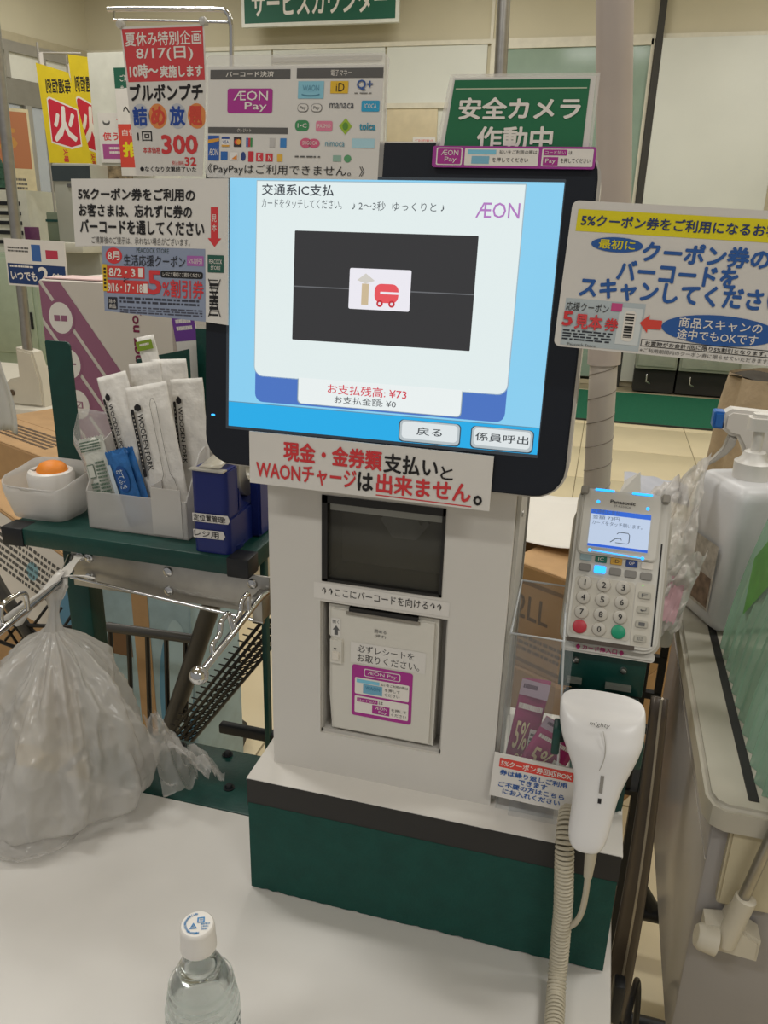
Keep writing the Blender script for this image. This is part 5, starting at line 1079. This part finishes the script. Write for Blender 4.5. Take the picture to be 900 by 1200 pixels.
# ---- things standing on it
t = thing('sanitiser_jug', 'translucent white rectangular sanitiser jug with pump on the right counter', 'bottle', (.25, 1.25, ZR))
JUG = mat('jug_white', '#dedee0', .35, var=.03, alpha=.93, tl=.15)
jz = ZR + .0005
bm = boxbm(.177, .302, 1.19, 1.335, jz, jz + .235, bev=.022, seg=4)
for v in bm.verts:
    if v.co.z > jz + .14: q = (v.co.z - jz - .14) / .095; v.co.x += (.2395 - v.co.x) * .16 * q; v.co.y += (1.26 - v.co.y) * .12 * q
    v.co.x -= .00 * v.co.z
JR = Matrix.Translation((.245, 1.28, 0)) @ Matrix.Rotation(R(24), 4, 'Z') @ Matrix.Translation((-.2395, -1.262, 0))
frombm('body', bm, JUG, t, smooth=True, autos=50, M=JR)
lm = mk('label', [(.1762, 1.215, jz + .03), (.1762, 1.315, jz + .03), (.1762, 1.315, jz + .14), (.1762, 1.215, jz + .14)], [(0, 1, 2, 3)], mat('jug_label', '#c3bdb6', .5, var=.25, vs=90), t, M=JR)
mk('label', [(.1758, 1.22, jz + .035), (.1758, 1.29, jz + .035), (.1758, 1.29, jz + .085), (.1758, 1.22, jz + .085)], [(0, 1, 2, 3)], mat('jug_label2', '#8a7466', .5, var=.4, vs=70), t, M=JR)
JM = Matrix.Translation((.245, 1.28, jz + .232)); PW = mat('pump_white', '#dcd9d4', .35)
lathe('collar', [(0, 0), (.027, 0), (.028, .028), (.020, .034), (.016, .044), (.012, .046), (0, .046)], PW, t, M=JM); lathe('pump_stem', [(0, .04), (.008, .04), (.008, .085), (0, .085)], PW, t, M=JM, seg=14)
prism('pump_head', rring(-.018, .060, -.015, .015, .010), .078, .103, PW, t, local=False, M=JM, bev=.006)
t = thing('spray_bottle', 'white trigger spray bottle with blue nozzle and collar behind the jug', 'bottle', (.285, 1.47, ZR))
SM_ = Matrix.Translation((.285, 1.47, jz)); SPW = mat('spray_white', '#d6d2cd', .35, var=.03); SPB = mat('spray_blue', '#2167b8', .35, var=.03)
lathe('body', [(0, 0), (.042, 0), (.045, .008), (.045, .09), (.040, .12), (.030, .145), (.020, .165), (.0175, .18), (0, .18)], mat('spray_body', '#cdd0d2', .3, var=.03, alpha=.95), t, M=SM_)
cl_ = lathe('collar', [(0, .172), (.0215, .172), (.0225, .176), (.0225, .206), (.019, .212), (0, .212)], SPB, t, M=SM_, seg=24)
hp = [(-.066, .296), (-.066, .268), (-.052, .258), (-.040, .256), (-.030, .240), (-.022, .222), (-.018, .206), (.018, .206), (.022, .225), (.045, .255), (.062, .275), (.062, .292), (.045, .300), (-.055, .304)]
prism('sprayer_head', hp, -.017, .017, SPW, t, local=False, M=Matrix.Translation((.285, 1.47, jz)) @ Matrix.Rotation(R(90), 4, 'X'), bev=.006)
prism('trigger', [(-.052, .258), (-.038, .252), (-.040, .238), (-.050, .222), (-.068, .206), (-.084, .194), (-.086, .197), (-.070, .214), (-.058, .232)], -.008, .008, mat('trigger_grey', '#b5b1ab', .35), t, local=False, M=Matrix.Translation((.285, 1.47, jz)) @ Matrix.Rotation(R(90), 4, 'X'), bev=.002)
prism('nozzle', rring(-.083, -.064, .268, .298, .004), -.015, .015, SPB, t, local=False, M=Matrix.Translation((.285, 1.47, jz)) @ Matrix.Rotation(R(90), 4, 'X'), bev=.004)
# pale green refill bags
t = thing('green_refill_pack', 'pale green translucent plastic pack with green diamond print at the right border', 'pack', (.30, 1.0, ZR))
GT = mat('green_film', '#8fb8a0', .2, var=.18, vs=9, alpha=.72, tl=.2)
def gp(u, v):
    y = .81 + .36 * u; r = .004 * math.sin(u * 70)
    return (.2275 + .050 * v ** 1.3 + r, y + .01 * math.sin(v * 4), ZR + .002 + .30 * v - .05 * v * (1 - u))
grid('front_film', gp, 72, 14, GT, t)
grid('back_film', lambda u, v: (gp(u, v)[0] + .10 * (1 - .6 * v), gp(u, v)[1], gp(u, v)[2]), 36, 10, mat('green_film_back', '#6fa58c', .3, var=.15, alpha=.9), t)
grid('end_film', lambda u, v: (gp(0, v)[0] + .10 * (1 - .6 * v) * u, gp(0, v)[1] - .004 * math.sin(3.1 * u), gp(0, v)[2]), 10, 10, GT, t)
grid('top_fold', lambda u, v: (gp(u, 1)[0] + .04 * v, gp(u, 1)[1], gp(u, 1)[2] + .01 * math.sin(3.14 * v)), 30, 4, GT, t)
def onf(u, v, o_=.0055): p = gp(u, v); return (.2275 + .050 * v ** 1.3 - o_, p[1], p[2])
mk('green_print', [onf(.62, .55), onf(.76, .30), onf(.90, .52), onf(.76, .85)], [(0, 1, 2, 3)], mat('print_green', '#3f8a2c', .4, var=.15, vs=30, alpha=.9), t)
mk('green_print', [onf(.18, .55), onf(.50, .50), onf(.52, .95), onf(.20, .95)], [(0, 1, 2, 3)], mat('print_deep_green', '#1c7a4a', .4, var=.1, alpha=.9), t)
# crumpled white bags behind the terminal
PB = mat('white_film', '#cfcac4', .25, var=.08, vs=20, bump=.5, bs=40, alpha=.86, tl=.15)
t = thing('crumpled_bag', 'crumpled white plastic bags piled behind the card terminal', 'plastic bag', (.12, 1.2, ZR))
def cb1(u, v):
    x = .070 + .085 * u + .02 * v; y = 1.13 + .13 * v
    return (x + .006 * ridge((u, v, 2), 4), y + .006 * ridge((u, v, 7), 6), .98 + .17 * v ** .8 + .07 * u * v + .012 * ridge((u, v, 5), 4) + .006 * ridge((u, v, 8), 11))
grid('film', cb1, 60, 60, PB, t)
grid('film', lambda u, v: (.080 + .07 * u + .03 * v, 1.10 + .03 * v + .006 * ridge((u, v, 3), 5), .985 + .115 * v + .02 * u + .008 * ridge((u, v, 9), 6)), 40, 40, PB, t)
grid('pink_print', lambda u, v: (.125 + .022 * u + .01 * v, 1.098 + .03 * v, 1.02 + .06 * v + .006 * ridge((u, v, 1), 5)), 10, 10, mat('pink_film', '#cfa4ac', .3, var=.1, alpha=.8), t)
box('lining', (.065, .158, 1.16, 1.24, .946, 1.02), mat('film_white2', '#c4c0b8', .4), t, bev=.01)
grid('folded_sheets', lambda u, v: (.06 + .10 * u, 1.24 + .08 * v, 1.168 + .012 * v + .0012 * math.sin((u + v) * 18) - .012 * u), 60, 8, mat('folded_greyblue', '#a9abb4', .5, var=.08), t)
mk('paper_corner', [(.050, 1.225, 1.165), (.085, 1.225, 1.165), (.080, 1.235, 1.205), (.060, 1.235, 1.190)], [(0, 1, 2, 3)], PAPER, t)
t = thing('black_basket', 'black plastic basket with slotted sides between stand and right counter', 'basket', (.15, 1.35, .62))
KB = mat('basket_black', '#161616', .5)
box('rim', (.02, .164, 1.25, 1.27, .915, .945), KB, t, bev=.003); box('bottom', (.02, .164, 1.25, 1.5, .60, .61), KB, t); box('back_wall', (.02, .164, 1.49, 1.5, .61, .94), KB, t)
for i in range(6):
    x = .024 + i * .0260; box('upright_bar', (x, x + .012, 1.255, 1.265, .61, .915), KB, t)
for z in (.66, .73, .80, .87): box('cross_bar', (.02, .164, 1.254, 1.266, z, z + .012), KB, t)
for x in (.035, .16): box('leg', (x - .01, x + .01, 1.3, 1.32, 0, .60), KB, t)
# dark strap panel and cable between kiosk table and right counter
t = thing('side_guard', 'dark brown bent metal side guard right of the kiosk base', 'guard', (.10, .86, .3))
DB = mat('guard_brown', '#4a4138', .35, .3, var=.12, vs=14)
def sg(u, v):
    z = 1.11 - .85 * v; b = .010 * math.sin(math.pi * min(1, v * 1.6))
    return (.0890 + (.016 + .014 * min(1, 2 * v)) * u + b * .6, .735 + .012 * u + .006 * math.cos(u * 3) + .06 * v, z)
grid('bent_plate', sg, 6, 30, DB, t, thick=.003)
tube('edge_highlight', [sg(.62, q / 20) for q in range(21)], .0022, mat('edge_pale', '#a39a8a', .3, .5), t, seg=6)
box('cable_box', (.098, .112, .730, .75, .67, .73), BLACKP, t, bev=.004)
tag(tube('power_cable', smoothpath([(.112, .745, .655), (.125, .78, .61), (.15, .90, .56), (.16, .91, .46), (.155, .92, .30), (.16, .95, .02), (.18, 1.0, .009)], 6), .0045, BLACKP, None, seg=8), 'dark power cable hanging beside the brown side guard', 'cable')
t = thing('floor_trolley', 'black tube trolley frame on the floor right of the table', 'trolley', (.25, 1.5, 0))
tube('tube', [(.10, 1.45, .16), (.45, 1.45, .16)], .022, BLACKP, t); tube('tube', [(.16, 1.45, .30), (.25, 1.45, .16)], .018, BLACKP, t); tube('tube', [(.10, 1.25, .06), (.45, 1.25, .06)], .02, BLACKP, t)
tube('tube', [(.12, 1.45, .16), (.12, 1.25, .06)], .016, BLACKP, t); tube('tube', [(.44, 1.45, .16), (.44, 1.25, .06)], .016, BLACKP, t)
for x in (.13, .43):
    for y in (1.27, 1.44): lathe('wheel', [(0, -.01), (.027, -.01), (.03, 0), (.027, .01), (0, .01)], BLACKP, t, M=Matrix.Translation((x, y, .031)) @ Matrix.Rotation(R(90), 4, 'Y'), seg=16)

# ================================================================ water bottle in front
t = thing('water_bottle', 'clear plastic water bottle with white cap on the table in front', 'bottle', (-.2695, .4495, .8))
BM_ = Matrix.Translation((-.2695, .4495, .8005)) @ Matrix.Rotation(R(25), 4, 'Z')
PET = mat('pet_clear', '#eef4f2', .04, var=0, trans=1.0, ior=1.33)
pr = [(0, .004), (.024, 0), (.030, .004), (.032, .012), (.032, .10)]
for q in range(1, 9): pr.append((.032 - .019 * (q / 8) ** 1.8, .10 + .066 * q / 8))
pr += [(.0130, .172), (.0130, .180), (0, .180)]
lathe('body', pr, PET, t, M=BM_, seg=40, autos=60)
for z in (.108, .117, .126, .135): lathe('rib', [(.0325 - (z - .10) * .14, z), (.0332 - (z - .10) * .16, z + .002), (.0320 - (z - .10) * .17, z + .004)], PET, t, M=BM_, seg=40)
CAPM = mat('cap_white', '#dedad4', .45, var=.02)
cp = lathe('cap', [(0, .2), (.0128, .2), (.0140, .1988), (.0145, .196), (.0148, .183), (.0152, .1815), (.0152, .176), (0, .176)], CAPM, t, M=BM_, seg=40)
CB = ink('#3a86c0'); cz = .2003
for a in range(20):
    an = R(95 + 9.5 * a); r = .0098; txt(cp, 'おいしい天然水のキャップです飲んだら開封'[a], r * math.cos(an) - .0011, r * math.sin(an) - .0011, r * math.cos(an) + .0011, r * math.sin(an) + .0011, cz, CB, .02)
txt(cp, '△', -.006, -.005, .0, .001, cz, CB, .02); txt(cp, 'PET', -.0045, -.0038, -.0015, -.0018, cz, CB, .02); txt(cp, '□', .000, .0005, .006, .006, cz, CB, .03); txt(cp, 'プラ', .0018, .002, .0045, .0042, cz, CB, .02)
for i in range(3): txt(cp, ('開封後は', 'お早めに', '冷所保存')[i], .0030 + i * .0002, -.0020 - i * .0026, .0105 - i * .001, .0000 - i * .0026, cz, CB, .015)
lathe('label', [(.0323, .02), (.0323, .106)], mat('bottle_label', '#cfd6d4', .2, var=.25, vs=60, alpha=.35), t, M=BM_, seg=40)
rn = random.Random(4); v_ = []; f_ = []
for row in range(10):
    z = .101 - row * .0072; a = R(190)
    while a < R(345):
        d = rn.uniform(.04, .14); kk = len(v_); r = .0326
        for zz_, aa in ((z, a), (z, a + d), (z + .0026, a + d), (z + .0026, a)): v_.append((r * math.cos(aa), r * math.sin(aa), zz_))
        f_.append((kk, kk + 1, kk + 2, kk + 3)); a += d + rn.uniform(.03, .08)
mk('label_print', v_, f_, ink('#4a5658'), t, False, BM_)
